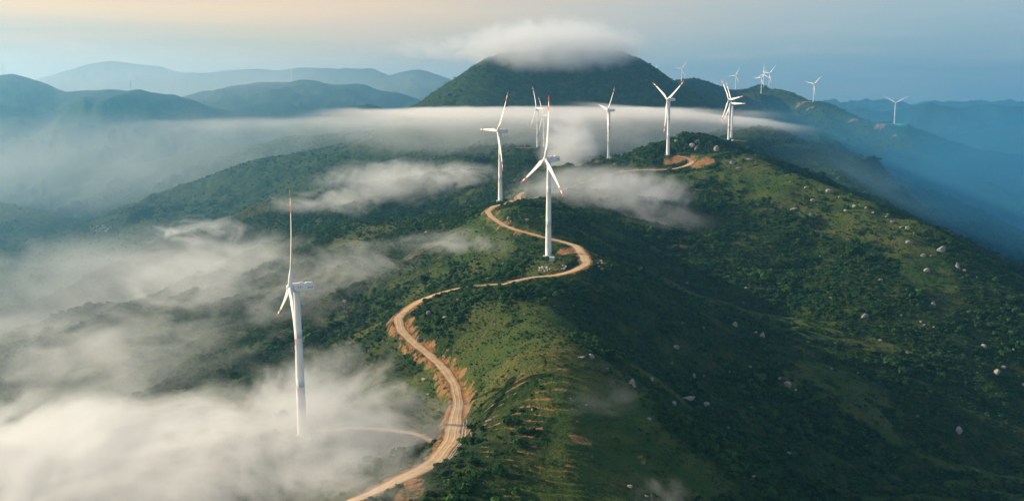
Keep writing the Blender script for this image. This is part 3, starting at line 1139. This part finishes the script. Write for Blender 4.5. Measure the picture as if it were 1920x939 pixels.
BIG = [
    (803, 590, 15, 'p', "large pale boulder on the grass right of the road's middle bend", 1, 1.1),
    (836, 595, 11, 'g', "brownish boulder just right of the large pale one at the middle bend", 1.3, .8),
    (785, 640, 15, 'g', "grey boulder on the right verge where the road turns downhill", 1, 1.1),
    (798, 712, 15, 'g', "round grey boulder left of the lower road in rough scrub", 1.2, .8),
    (833, 728, 11, 'g', "grey rock against the left edge of the lower road", .8, 1.1),
    (917, 791, 17, 'g', "dark grey boulder alone between lower road and terraces", 1.1, .9),
    (1108, 670, 17, 'p', "tan split boulder at the terraces' top right corner", 1, 1),
    (1115, 656, 11, 'p', "small tan boulder just above the split one at the terrace corner", .9, 1),
    (1091, 671, 15, 'p', "low flat slab left of the tan split boulder", 1.5, .5),
    (1129, 658, 16, 'g', "dark flat boulder in shadow right of the tan pair", 1.3, .7),  # rock added where the tan pair only casts its shadow
    (1185, 722, 21, 'p', "big pale leaning boulder on the smooth green shoulder", .9, 1.3),
    (1222, 712, 13, 'g', "grey slab leaning at the edge of the dark gully", .8, 1.1),
    (1292, 750, 22, 'p', "long pale slab on the gully edge beside a bluish boulder", 1.6, .8),
    (1322, 760, 19, 'g', "round bluish boulder right of the long pale slab", 1, 1),
    (1263, 757, 13, 'g', "grey slab below left of the long pale slab", 1, 1.2),
    (1302, 800, 13, 'p', "narrow pale boulder downhill from the long slab", .7, 1.3),
    (1217, 786, 11, 'p', "pale rock in grass below the leaning boulder", 1, .8),
    (1268, 652, 14, 'p', "pale boulder high on the dark slope behind the green shoulder", 1.1, .9),
    (1378, 611, 14, 'p', "upright pale boulder alone in the middle of the dark slope", .8, 1.3),
    (1301, 706, 11, 'g', "small upright grey rock in the gully's shade", .8, 1.3),
    (1430, 631, 17, 'g', "bluish grey boulder, larger of the two side by side on the dark slope", 1, 1.1),
    (1417, 625, 11, 'g', "smaller bluish rock left of its larger neighbour on the dark slope", 1, 1),
    (1476, 722, 18, 'p', "biggest pale boulder of the cluster in the lower right scrub", 1, 1),
    (1458, 710, 14, 'p', "flat pale slab at the top left of the cluster in the lower right scrub", 1.5, .5),
    (1491, 733, 11, 'p', "pale rock at the bottom right of the cluster in the lower right scrub", .9, 1),
    (1620, 596, 18, 'p', "big pale pointed boulder alone on the wide right slope", 1.1, 1.1),
    (1652, 526, 11, 'p', "white rounded boulder alone above the pointed one on the right slope", 1.2, .8),
    (1750, 571, 13, 'g', "grey boulder below the right skyline rocks", 1, 1),
    (1738, 509, 15, 'p', "broad pale boulder just under the right skyline", 1.2, .9),
    (1795, 501, 14, 'g', "tall grey boulder lowest on the right skyline", .8, 1.3),
    (1520, 405, 14, 'p', "tan boulder where the yellow meadow meets dark scrub", 1.1, .9),
    (1489, 393, 13, 'g', "grey broken rock left of the tan boulder near the yellow meadow", 1.3, .7),
    (1524, 378, 12, 'p', "pale boulder on the upper yellow meadow", 1, .9),
    (1586, 397, 11, 'g', "grey rock on the middle of the right skyline meadow", .9, 1.2),
    (1603, 388, 12, 'g', "upright grey rock at the skyline above the meadow", .9, 1.1),
    (1556, 360, 14, 'p', "pale boulder on the skyline above the upper meadow", 1.3, .8),
    (1705, 456, 13, 'p', "tan boulder below the skyline pair on the right spur", 1.3, .8),
    (1690, 427, 10, 'p', "left one of the pale skyline pair on the right spur", 1.2, .8),
    (1702, 429, 11, 'p', "right one of the pale skyline pair on the right spur", 1, 1),
    (1766, 471, 19, 'g', "largest grey outcrop on the right skyline", 1.2, 1.1),
    (1731, 480, 13, 'p', "pale rock left of the largest skyline outcrop", 1.2, .8),
    (1868, 701, 18, 'p', "big pinkish pointed boulder near the right picture edge", .9, 1.3),
    (1880, 689, 13, 'g', "grey rock behind the pinkish pointed boulder", 1.3, .8),
    (1845, 650, 14, 'p', "pale boulder uphill from the pinkish pointed one", 1, .9),
    (1798, 808, 17, 'g', "tall bluish boulder deep in the lower right scrub", .8, 1.6),
    (1830, 885, 13, 'g', "narrow bluish rock in the bottom right corner", .7, 1.6),
    (1412, 893, 11, 'p', "flat pale rock in the scrub at bottom right of centre", 1.4, .6),
    (1182, 913, 13, 'p', "tan rock near the bottom edge right of the terraces", 1.1, .9),
    (1214, 931, 11, 'g', "bluish rock at the bottom edge right of the terraces", 1.2, .9),
    (1920, 722, 12, 'w', "white rock cut by the right picture edge", 1, 1),
    (1297, 276, 14, 'p', "largest pale block of the rocky knoll's face", 1, 1.2),
    (1272, 277, 11, 'p', "pale block at the left foot of the rocky knoll", 1.2, .9),
    (1285, 274, 10, 'g', "grey block between the pale ones on the rocky knoll", .8, 1.2),
    (1305, 281, 11, 'p', "upright pale block at the right foot of the rocky knoll", .8, 1.6),
    (1284, 264, 12, 'p', "pale slab on the rocky knoll's top left", 1.3, .7),
    (1268, 267, 10, 'p', "rounded rock leftmost on the rocky knoll", .9, 1.1),
    (1306, 267, 12, 'g', "grey slab on the rocky knoll's top", 1.3, .7),
    (1343, 284, 16, 'g', "dark crag right of the rocky knoll", 1, 1.4),
    (1373, 307, 13, 'g', "grey boulder downhill from the dark crag", 1.2, .8),
    (1386, 316, 10, 'g', "smaller grey boulder right of and below the dark crag", 1.2, .8),
    (1405, 300, 13, 'f', "flat outcrop on the grassy skyline right of the knoll", 1.4, .8),
    (647, 566, 11, 'p', "pale block on the misty left slope", 1.1, .9),
    (883, 393, 11, 'p', "pale boulder in scrub left of the upper road bend", .8, 1.3),
    (765, 443, 9, 'g', "grey rock left of the bare patch in the misty meadow", .8, 1.2),
    (801, 438, 11, 'g', "grey boulder at the top of the bare patch in the misty meadow", 1, 1.1),
    (990, 414, 11, 'p', "pale boulder in the dark hollow inside the upper bend", 1.2, .8),
    (955, 410, 10, 'p', "small pale rock left in the dark hollow inside the upper bend", 1.1, .9),
    (998, 768, 8, 'p', "small tan stone amid the terraces", 1, .9),
    (886, 815, 14, 'g', "grey boulder above the dark bushes at the terraces' left edge", 1, 1),
    (873, 806, 10, 'g', "smaller grey rock left of the boulder at the terraces' left edge", 1, .9),
]
for (u, v, px, kd, lab, wd_, tl) in BIG:
    boulder(u, v, px, kd, lab, "boulders on the ridge", wd_, tl)

SMALL = [
    ("small pale stone scattered in the dark scrub of the right slope", 'p',
     [(1283, 605), (1320, 617), (1256, 683), (1318, 703), (1368, 699), (1459, 762), (1412, 764), (1366, 804), (1728, 606), (1736, 610), (1750, 614), (1676, 857), (1623, 834), (1898, 655), (1480, 520),
      (1560, 560), (1585, 610), (1540, 480), (1575, 435), (1400, 540), (1375, 510), (1330, 575), (1700, 545), (1690, 590), (1650, 640), (1560, 690), (1515, 640), (1610, 700), (1770, 600), (1830, 700), (1540, 800), (1480, 850),
      (1595, 470), (1700, 660), (1405, 690), (1350, 745), (1850, 780), (1720, 780), (1395, 570), (1290, 530)], (5, 9)),
    ("small pale stone along the right skyline", 'p',
     [(1481, 340), (1510, 352), (1535, 357), (1572, 372), (1625, 392), (1640, 398), (1660, 407), (1675, 417), (1718, 436), (1748, 482), (1752, 462), (1810, 508), (1833, 522), (1860, 535), (1880, 550), (1664, 402)], (5, 9)),
    ("small grey stone in the grass beside the ridge road", 'g',
     [(897, 556), (941, 560), (860, 560), (662, 608), (700, 590), (720, 640), (690, 660), (880, 690), (930, 610), (985, 590), (1040, 575), (1075, 575), (1020, 560), (845, 620), (870, 655), (820, 770), (805, 740), (917, 421), (940, 418), (970, 398), (905, 430),
      (855, 425), (830, 415), (803, 449), (740, 470), (1070, 745), (1100, 760), (1140, 690), (1165, 665), (950, 830), (905, 905), (1010, 620)], (4, 8)),
]
for lab, kd, pts, (a, b) in SMALL:
    for (u, v) in pts:
        boulder(u + random.uniform(-3, 3), v + random.uniform(-2, 2), random.uniform(a, b), kd, lab, lab.replace("small", "small").replace("stone", "stones"), random.uniform(.8, 1.3), random.uniform(.7, 1.1), "stone")
for lab, cu, cv, ru, rv, n_ in [("white rubble rock heaped below the turbine in the road's loop", 1020, 506, 15, 5.5, 17),
                               ("white rubble rock of the smaller heap right of the loop turbine", 1056, 502, 9, 3.5, 7),
                               ("white rubble rock spilled down the bare bank outside the road's bend", 1126, 496, 7, 11, 9)]:
    for _ in range(n_):
        a_, rr_ = random.uniform(0, 6.28), math.sqrt(random.random())
        boulder(cu + ru * rr_ * math.cos(a_), cv + rv * rr_ * math.sin(a_), random.uniform(4.5, 7), 'w', lab, lab.replace("rubble rock", "rubble rocks"), 1, 1, "rubble_rock")

# ------------------------------------------------------------------ village in the left valley
m_wall = simple_mat("white_house_wall", (.62, .60, .56), .9, .1, .5)
m_roof = simple_mat("grey_tiled_roof", (.16, .15, .15), .9, .15, .8)
for i, (u, v, s_) in enumerate([(176, 429, 1), (183, 426, 1.2), (190, 430, 1), (196, 427, 1.3), (203, 430, 1), (187, 434, .9), (199, 434, 1), (208, 427, 1.1), (180, 433, .9), (193, 424, 1)]):
    c = cast(u, v)
    root = bpy.data.objects.new("village_house", None)
    COL.objects.link(root)
    root.location = (c[0], c[1], c[2] + CAM_Z)
    root.rotation_euler = (0, 0, random.uniform(-.5, .5))
    s_ *= 4.2 * c[1] / F_PX / 13
    root.scale = (s_, s_, s_)
    tag(root, "tiny white house in the hazy valley village at far left", "house", "houses of the valley village")
    bm = bmesh.new()
    box(bm, (0, 0, 3), (13, 9, 9))
    obj("wall", mesh_from(bm, "house_wall", m_wall, False), root)
    bm = bmesh.new()
    vs = [bm.verts.new(p_) for p_ in ((-7, -5, 7.55), (7, -5, 7.55), (7, 5, 7.55), (-7, 5, 7.55), (-7, 0, 10.2), (7, 0, 10.2))]
    for f in ((0, 1, 5, 4), (2, 3, 4, 5), (1, 2, 5), (3, 0, 4), (3, 2, 1, 0)):
        bm.faces.new([vs[i_] for i_ in f])
    obj("roof", mesh_from(bm, "house_roof", m_roof, False), root)

# ------------------------------------------------------------------ scrub: leafy bushes set over the slopes (stuff)
def leaf_material(name, ca, cb, cc_):
    m, nt, out = mat(name)
    k = NT(nt)
    rnd = k.n('ShaderNodeObjectInfo').outputs['Random']
    pos = k.n('ShaderNodeNewGeometry').outputs['Position']
    f = k.noise(pos, .045, 3)
    c = k.mix(rnd, rgb(*ca), rgb(*cb))
    c = k.mix(k.ramp(f, .45, .65, 0, .75), c, rgb(*cc_))
    b = k.n('ShaderNodeBsdfPrincipled', {'Base Color': c, 'Roughness': .75, 'Specular IOR Level': .2})
    tr = k.n('ShaderNodeBsdfTranslucent', {'Color': c})
    mx = k.n('ShaderNodeMixShader', {0: .25, 1: b.outputs[0], 2: tr.outputs[0]})
    k.link(mx.outputs[0], out.inputs[0])
    return m


m_leaf = leaf_material("scrub_leaves", (.007, .034, .008), (.052, .140, .020), (.026, .080, .013))
m_leaf2 = leaf_material("meadow_tussock_leaves", (.035, .068, .014), (.090, .115, .026), (.055, .08, .02))


def bush_mesh(seed, m, n_leaf, sq):
    rr_ = np.random.default_rng(seed)
    bm = bmesh.new()
    lobes = [(rr_.uniform(-.45, .45), rr_.uniform(-.45, .45), rr_.uniform(.25, .6), rr_.uniform(.4, .65)) for _ in range(5)]
    for _ in range(n_leaf):
        lx, ly, lz, lr = lobes[rr_.integers(5)]
        d = rr_.normal(size=3)
        d /= np.linalg.norm(d)
        if d[2] < -.3:
            d[2] = -d[2]
        c = Vector((lx, ly, lz)) + Vector(d) * lr * rr_.uniform(.7, 1.05)
        c.z *= sq
        nrm = (Vector(d) + Vector(rr_.normal(size=3)) * .45).normalized()
        t1 = nrm.orthogonal().normalized()
        t2 = nrm.cross(t1)
        a = rr_.uniform(0, 6.28)
        e1 = t1 * math.cos(a) + t2 * math.sin(a)
        e2 = nrm.cross(e1)
        s_ = rr_.uniform(.14, .27)
        bm.faces.new([bm.verts.new(c + e1 * s_ * p_ + e2 * s_ * .7 * q_) for p_, q_ in ((-1, 0), (0, -1), (1.1, .1), (0, 1))])
    return mesh_from(bm, "bush", m, False)


def proto_collection(name, meshes):
    cl = bpy.data.collections.new(name)
    for i, me in enumerate(meshes):
        cl.objects.link(bpy.data.objects.new("bush", me))
    return cl


cl_bush = proto_collection("bush_kinds", [bush_mesh(s_, m_leaf, 130, .95) for s_ in range(5)])
cl_tuss = proto_collection("tussock_kinds", [bush_mesh(s_ + 50, m_leaf2, 60, .6) for s_ in range(4)])


def scatter(name, pts, scl, cl, label, cat):
    me = bpy.data.meshes.new(name)
    me.vertices.add(len(pts))
    me.vertices.foreach_set('co', pts.astype(np.float32).ravel())
    at = me.attributes.new('scl', 'FLOAT', 'POINT')
    at.data.foreach_set('value', scl.astype(np.float32))
    at = me.attributes.new('rotz', 'FLOAT', 'POINT')
    at.data.foreach_set('value', (RNG.random(len(pts)) * 6.28).astype(np.float32))
    o = bpy.data.objects.new(name, me)
    COL.objects.link(o)
    ng = bpy.data.node_groups.new(name, 'GeometryNodeTree')
    ng.interface.new_socket('Geometry', in_out='INPUT', socket_type='NodeSocketGeometry')
    ng.interface.new_socket('Geometry', in_out='OUTPUT', socket_type='NodeSocketGeometry')
    N = ng.nodes
    gi, go = N.new('NodeGroupInput'), N.new('NodeGroupOutput')
    ci = N.new('GeometryNodeCollectionInfo')
    ci.inputs['Collection'].default_value = cl
    ci.inputs['Separate Children'].default_value = True
    ci.inputs['Reset Children'].default_value = True
    ip = N.new('GeometryNodeInstanceOnPoints')
    ip.inputs['Pick Instance'].default_value = True
    a1 = N.new('GeometryNodeInputNamedAttribute')
    a1.data_type = 'FLOAT'
    a1.inputs['Name'].default_value = 'scl'
    a2 = N.new('GeometryNodeInputNamedAttribute')
    a2.data_type = 'FLOAT'
    a2.inputs['Name'].default_value = 'rotz'
    cx = N.new('ShaderNodeCombineXYZ')
    L = ng.links
    L.new(gi.outputs[0], ip.inputs['Points'])
    L.new(ci.outputs[0], ip.inputs['Instance'])
    L.new(a1.outputs[0], ip.inputs['Scale'])
    L.new(a2.outputs[0], cx.inputs['Z'])
    L.new(cx.outputs[0], ip.inputs['Rotation'])
    L.new(ip.outputs[0], go.inputs[0])
    md = o.modifiers.new("scatter", 'NODES')
    md.node_group = ng
    tag(o, label, cat, kind='stuff')
    return o


def sample(n, y0, y1, tmax):
    y = np.sqrt(RNG.random(n) * (y1 * y1 - y0 * y0) + y0 * y0)
    t = RNG.uniform(-tmax, tmax, n)
    return t * y, y


def attr_at(A, x, y):
    return ground(x, y, A)


def make_scatter(name, n, y0, y1, prob, size, cl, label, cat):
    x, y = sample(n, y0, y1, .66)
    p_ = prob(x, y)
    m = RNG.random(n) < p_
    x, y = x[m], y[m]
    z = ground(x, y) + CAM_Z
    s_ = size(x, y)
    return scatter(name, np.stack([x, y, z - .05 * s_], 1), s_, cl, label, cat)


road_ok = np.where(wr > 2.6, 1.0, 0.0)
far_road = sstep(6, 30, np.where(wroad < 1e8, wr, 100))
terr = np.zeros((NR, NC))
terr[ti0:ti1] = tw


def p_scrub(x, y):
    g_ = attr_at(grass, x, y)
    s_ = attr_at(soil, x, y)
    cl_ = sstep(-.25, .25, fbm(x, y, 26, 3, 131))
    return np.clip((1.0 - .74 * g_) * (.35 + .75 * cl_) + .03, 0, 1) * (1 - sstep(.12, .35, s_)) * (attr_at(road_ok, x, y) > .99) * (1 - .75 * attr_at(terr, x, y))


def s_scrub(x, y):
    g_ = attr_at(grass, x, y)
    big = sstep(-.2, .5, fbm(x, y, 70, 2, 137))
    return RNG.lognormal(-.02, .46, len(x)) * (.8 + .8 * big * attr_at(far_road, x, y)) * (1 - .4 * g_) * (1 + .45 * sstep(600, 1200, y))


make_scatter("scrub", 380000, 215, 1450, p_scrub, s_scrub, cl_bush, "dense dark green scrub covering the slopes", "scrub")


def p_tuss(x, y):
    return np.clip(attr_at(grass, x, y) * .75 + .1, 0, 1) * (1 - sstep(.3, .6, attr_at(soil, x, y))) * attr_at(road_ok, x, y) * sstep(-.3, .3, fbm(x, y, 12, 2, 141))


make_scatter("tussocks", 110000, 215, 800, p_tuss, lambda x, y: RNG.lognormal(-.55, .3, len(x)), cl_tuss, "low green grass tussocks on the open slopes", "grass tussocks")


def p_far(x, y):
    return (.14 + .5 * sstep(-.1, .4, fbm(x, y, 120, 3, 151))) * (1 - sstep(.2, .5, attr_at(soil, x, y)))


make_scatter("hillside_woods", 150000, 1450, 3600, p_far, lambda x, y: RNG.lognormal(.95, .3, len(x)), cl_bush, "far off green woods covering the dome and back ridges", "woods")

# ------------------------------------------------------------------ sky, sun
SUN_EL, SUN_AZ = 21.0, -75.0          # azimuth: 0 = straight ahead, negative = left
EL, AZ = R(SUN_EL), R(SUN_AZ)
sd = Vector((math.sin(AZ) * math.cos(EL), math.cos(AZ) * math.cos(EL), math.sin(EL)))
sun_d = bpy.data.lights.new("sun", 'SUN')
sun_d.energy = 4.4
sun_d.angle = R(.5)
sun_d.color = (1.0, .79, .53)
sun = bpy.data.objects.new("sun", sun_d)
COL.objects.link(sun)
sun.rotation_euler = (-sd).to_track_quat('-Z', 'Y').to_euler()
sun.location = (0, 0, 3000)

world = bpy.data.worlds.new("World")
scene.world = world
world.use_nodes = True
wn = world.node_tree
wn.nodes.clear()
k = NT(wn)
wout = wn.nodes.new('ShaderNodeOutputWorld')
sky = wn.nodes.new('ShaderNodeTexSky')
sky.sky_type = 'NISHITA'
sky.sun_disc = False
sky.sun_elevation = EL
sky.sun_rotation = AZ
sky.altitude = 900
sky.air_density = 1.3
sky.dust_density = 1.5
sky.ozone_density = 2.0
# high thin cloud veil over the blue: streaked, warm on the sun's side, blue away from it
dirv = k.n('ShaderNodeTexCoord').outputs['Generated']
sep = k.n('ShaderNodeSeparateXYZ', {0: dirv})
mp = k.n('ShaderNodeMapping', {'Vector': dirv, 'Scale': (1.3, 1.3, 20.0), 'Rotation': (0, R(3), 0)})
cn = k.noise(mp.outputs[0], 1.5, 6, .6)
mp2 = k.n('ShaderNodeMapping', {'Vector': dirv, 'Scale': (5, 5, 60.0), 'Rotation': (0, R(3), 0)})
cn2 = k.noise(mp2.outputs[0], 1.2, 5, .6)
leftness = k.ramp(k.math('ADD', sep.outputs['X'], k.math('MULTIPLY', k.math('SUBTRACT', cn, .5), .35)), .50, -.34)
low = k.mix(leftness, rgb(1.55, 2.45, 2.95), rgb(3.7, 3.2, 2.4))
high = k.mix(leftness, rgb(2.1, 2.8, 3.15), rgb(6.6, 4.1, 2.0))
upf = k.ramp(k.math('ADD', sep.outputs['Z'], k.math('MULTIPLY', k.math('SUBTRACT', cn, .5), .09)), .030, .100)
veil = k.mix(upf, low, high)
veil = k.mix(k.ramp(cn2, .40, .70, 0, .5), veil, k.mix(leftness, rgb(2.5, 3.0, 3.3), rgb(5.8, 3.6, 2.5)))
amount = k.ramp(sep.outputs['Z'], .55, .10, .15, .85)
skyc = k.mix(amount, sky.outputs[0], veil)
bg = k.n('ShaderNodeBackground', {'Color': skyc, 'Strength': .105})
k.link(bg.outputs[0], wout.inputs[0])

# ------------------------------------------------------------------ haze: one box of even thin air
HAZE = True
MIST = True
if HAZE:
    m_haze, nt, out = mat("blue_air")
    k = NT(nt)
    pv = k.n('ShaderNodeVolumePrincipled', {'Color': rgb(.20, .60, .98), 'Density': .95e-4, 'Anisotropy': .5})
    k.link(pv.outputs[0], out.inputs['Volume'])
    bm = bmesh.new()
    zb, zt = float(Z.min()) + CAM_Z - 1.0, CAM_Z + float(Z.max()) + 12
    box(bm, (0, 5800, (zb + zt) / 2), (2.1 * float(np.abs(XX).max()), 12600, zt - zb))
    o = obj("haze", mesh_from(bm, "haze", m_haze, False))
    tag(o, "thin blue haze filling the air between the ridges", "haze", kind='stuff')


# ------------------------------------------------------------------ mist: drifting patches
def mist_material(dens, nscale, a, b, gain, seed, aniso=.3, zst=1.6, col=(.95, .98, 1), warp=1.3):
    m, nt, out = mat("drifting_mist")
    k = NT(nt)
    oc = k.n('ShaderNodeTexCoord').outputs['Object']
    pos = k.n('ShaderNodeNewGeometry').outputs['Position']
    ln = k.n('ShaderNodeVectorMath', {0: oc}, operation='LENGTH').outputs['Value']
    edge = k.ramp(ln, 1.0, .55)
    mp = k.n('ShaderNodeMapping', {'Vector': pos, 'Location': (seed * 13.1, seed * 7.7, 0), 'Scale': (1, 1, zst)})
    nz = k.n('ShaderNodeTexNoise', {'Vector': mp.outputs[0], 'Scale': nscale, 'Detail': 9.0, 'Roughness': .64, 'Distortion': warp}).outputs['Fac']
    thr = k.math('ADD', a, k.math('MULTIPLY', k.math('MULTIPLY', ln, ln), b))
    d = k.math('MULTIPLY', k.math('SUBTRACT', nz, thr), gain, clamp=True)
    d = k.math('MULTIPLY', k.math('MULTIPLY', d, edge), dens)
    pv = k.n('ShaderNodeVolumePrincipled', {'Color': rgb(*col), 'Density': d, 'Anisotropy': aniso})
    k.link(pv.outputs[0], out.inputs['Volume'])
    return m


def mist(c, r_, dens, nscale, a=.36, b=.30, gain=5.0, rot=0.0, step=.55, aniso=.3, zst=1.6, label="drifting patch of white mist", tilt=(0, 0), warp=1.8, col=(.95, .98, 1)):
    global _ms
    bm = bmesh.new()
    bmesh.ops.create_icosphere(bm, subdivisions=2, radius=1.06)
    m = mist_material(dens, nscale, a, b, gain, _ms, aniso, zst, col, warp)
    m.cycles.volume_step_rate = step
    _ms += 1
    o = obj("mist", mesh_from(bm, "mist", m, False), None, (c[0], c[1], c[2] + CAM_Z), (tilt[0], tilt[1], rot))
    o.scale = r_
    tag(o, label, "mist", kind='stuff')
    return o


def mist_slab(c, r_, dens, nscale, top_noise=.25, rot=0.0, tilt=(0, 0), label="", step=.5, seed=0):
    """a level sheet of mist: crisp uneven top, fading out downwards and towards its ends"""
    m, nt, out = mat("level_mist")
    k = NT(nt)
    oc = k.n('ShaderNodeTexCoord').outputs['Object']
    pos = k.n('ShaderNodeNewGeometry').outputs['Position']
    sx = k.n('ShaderNodeSeparateXYZ', {0: oc})
    lxy = k.n('ShaderNodeVectorMath', {0: k.n('ShaderNodeCombineXYZ', {0: sx.outputs[0], 1: sx.outputs[1]}).outputs[0]}, operation='LENGTH').outputs['Value']
    mp = k.n('ShaderNodeMapping', {'Vector': pos, 'Location': (seed * 31.0, 7.0, 0), 'Scale': (1, 1, 2.5)})
    n1 = k.n('ShaderNodeTexNoise', {'Vector': mp.outputs[0], 'Scale': nscale, 'Detail': 5.0, 'Roughness': .55, 'Distortion': .8}).outputs['Fac']
    n2 = k.n('ShaderNodeTexNoise', {'Vector': mp.outputs[0], 'Scale': nscale * .3, 'Detail': 2.0}).outputs['Fac']
    zz = k.math('ADD', sx.outputs[2], k.math('MULTIPLY', k.math('SUBTRACT', n1, .5), -top_noise * 2))
    zz = k.math('ADD', zz, k.math('MULTIPLY', k.math('MULTIPLY', lxy, lxy), .25))
    topf = k.ramp(zz, .80, .55)
    core = k.ramp(zz, -.2, .6, .10, 1.0)
    botf = k.ramp(sx.outputs[2], -1.0, -.3)
    ends = k.ramp(lxy, 1.0, .45)
    body = k.ramp(k.math('ADD', k.math('MULTIPLY', n1, .5), k.math('MULTIPLY', n2, .5)), .38, .62, .08, 1.0)
    d = k.math('MULTIPLY', k.math('MULTIPLY', topf, core), k.math('MULTIPLY', botf, ends))
    d = k.math('MULTIPLY', k.math('MULTIPLY', d, body), dens)
    pv = k.n('ShaderNodeVolumePrincipled', {'Color': rgb(1, 1, 1), 'Density': d, 'Anisotropy': .3})
    k.link(pv.outputs[0], out.inputs['Volume'])
    m.cycles.volume_step_rate = step
    bm = bmesh.new()
    lathe(bm, [(1.02, -1.0), (1.02, 1.0)], 32)
    o = obj("mist", mesh_from(bm, "mist", m, False), None, (c[0], c[1], c[2] + CAM_Z), (tilt[0], tilt[1], rot))
    o.scale = r_
    tag(o, label, "mist", kind='stuff')
    return o


def mist_line(p0, p1, w, h, *args, **kw):
    """a streak of mist lying along a slope"""
    p0, p1 = Vector(p0), Vector(p1)
    d = p1 - p0
    o = mist((p0 + p1) / 2, (d.length / 2, w, h), *args, **kw)
    o.rotation_euler = (0, -math.atan2(d.z, math.hypot(d.x, d.y)), math.atan2(d.y, d.x))
    return o


_ms = 1
MISTS = [
    # on-ground patches: u, v, height above the ground, (rx, ry, rz), density, noise scale, threshold
    (130, 915, 4, (190, 130, 34), .042, .018, .30), (420, 900, 4, (150, 100, 30), .028, .02, .36), (590, 840, 4, (105, 95, 36), .032, .02, .34),
    (640, 720, 2, (75, 80, 26), .022, .022, .38), (690, 920, 4, (60, 40, 16), .026, .026, .38),
    (230, 650, 4, (240, 210, 42), .0052, .013, .37), (450, 520, 6, (190, 210, 48), .009, .012, .35), (390, 440, 6, (130, 110, 30), .018, .016, .38),
    (330, 690, 4, (220, 180, 34), .007, .014, .36), (590, 560, 4, (140, 140, 28), .009, .016, .40), (720, 500, 4, (140, 120, 24), .010, .016, .40),
    (760, 350, 8, (170, 160, 44), .010, .013, .34), (860, 340, 6, (110, 100, 30), .015, .016, .36), (640, 390, 8, (150, 140, 28), .010, .014, .40),
    (900, 455, 2, (100, 70, 11), .018, .026, .37),
    (1068, 310, 22, (58, 70, 70), .026, .018, .28), (1105, 365, 6, (120, 110, 34), .011, .016, .34), (1190, 380, 6, (80, 80, 40), .017, .018, .34),
    (1240, 420, 4, (80, 80, 24), .009, .02, .38),
    (60, 800, 6, (130, 110, 30), .008, .018, .40),
    (1110, 745, .5, (30, 30, 6), .010, .05, .38), (1215, 930, .5, (24, 24, 6), .022, .05, .38),
]
if MIST:
    for (u, v, h, r_, d, ns, a_) in MISTS:
        c = cast(u, v)
        mist((c[0], c[1], c[2] + h), r_, d, ns, a_, rot=random.uniform(-.3, .3))
    # flat band of mist across the saddle
    mist_slab(P(1010, 221, 1360), (470, 400, 25), .015, .011, .48, label="flat white mist band lying across the saddle below the dome", step=.35)
    mist_slab(P(1290, 226, 1260), (230, 200, 22), .012, .012, .30, tilt=(0, .10), label="thin right end of the flat mist band", step=.4, seed=3)
    mist_slab(P(640, 240, 1650), (520, 420, 32), .0022, .007, .40, label="soft left end of the flat mist band", step=.4, seed=5)
    mist(P(980, 246, 1450), (620, 460, 60), .0018, .006, .27, .30, 3, step=.8, zst=2, label="thin grey mist under the flat band")
    # mist pouring over the right spur
    mist_line(P(1420, 240, 1250), P(1800, 480, 850), 110, 34, .0032, .008, .20, .35, 2.5, col=(.50, .82, 1.0), step=.4, zst=2, label="mist pouring down behind the right skyline, tinted blue as if in shade")  # shade is put into the blue tint, the mist itself is white
    mist((860, 1560, -160), (800, 780, 225), .0011, .0022, .20, .20, 3, step=1.0, label="thin haze in the right valley behind the near skyline, tinted blue for its shade", col=(.13, .55, .90))  # blue absorbing colour darkens the valley in place of real shade
    # thin mist filling the left valley
    mist(P(180, 300, 2500), (1500, 1300, 210), .00042, .0022, .28, .28, 3, step=1.0, label="thin mist filling the left valley")
    mist(P(150, 560, 900), (560, 520, 90), .0020, .005, .30, .28, 3, step=.7, label="thin mist veil over the left slope")
    mist(P(200, 172, 5600), (3600, 2600, 430), .0003, .0012, .22, .25, 3, step=1.0, zst=2, label="pale sunlit haze round the far left hills")
    # cloud sitting on the dome
    mist(P(1035, 88, 1960), (305, 420, 88), .011, .0125, .26, .38, 4, step=.4, zst=1.3, label="white cloud capping the dome's flat top")
    mist(P(1040, 100, 1900), (280, 320, 66), .010, .016, .31, .30, 4, step=.4, zst=1.3, label="ragged lower fringe of the cloud cap")
    mist(P(880, 92, 1920), (300, 220, 46), .0055, .012, .33, .32, 4, step=.4, zst=1.6, label="thin torn left end of the cloud cap")



# ------------------------------------------------------------------ render settings
scene.render.engine = 'CYCLES'
cy = scene.cycles
cy.use_denoising = True
try:
    cy.denoiser = 'OPENIMAGEDENOISE'
except Exception:
    pass
cy.max_bounces = 6
cy.diffuse_bounces = 2
cy.glossy_bounces = 2
cy.transmission_bounces = 2
cy.transparent_max_bounces = 8
cy.volume_bounces = 2
cy.volume_max_steps = 256
cy.use_adaptive_sampling = True
cy.adaptive_threshold = .015
cy.sample_clamp_indirect = 6
scene.view_settings.view_transform = 'Standard'
scene.view_settings.look = 'None'
scene.view_settings.exposure = 0.8
scene.view_settings.gamma = 1.0
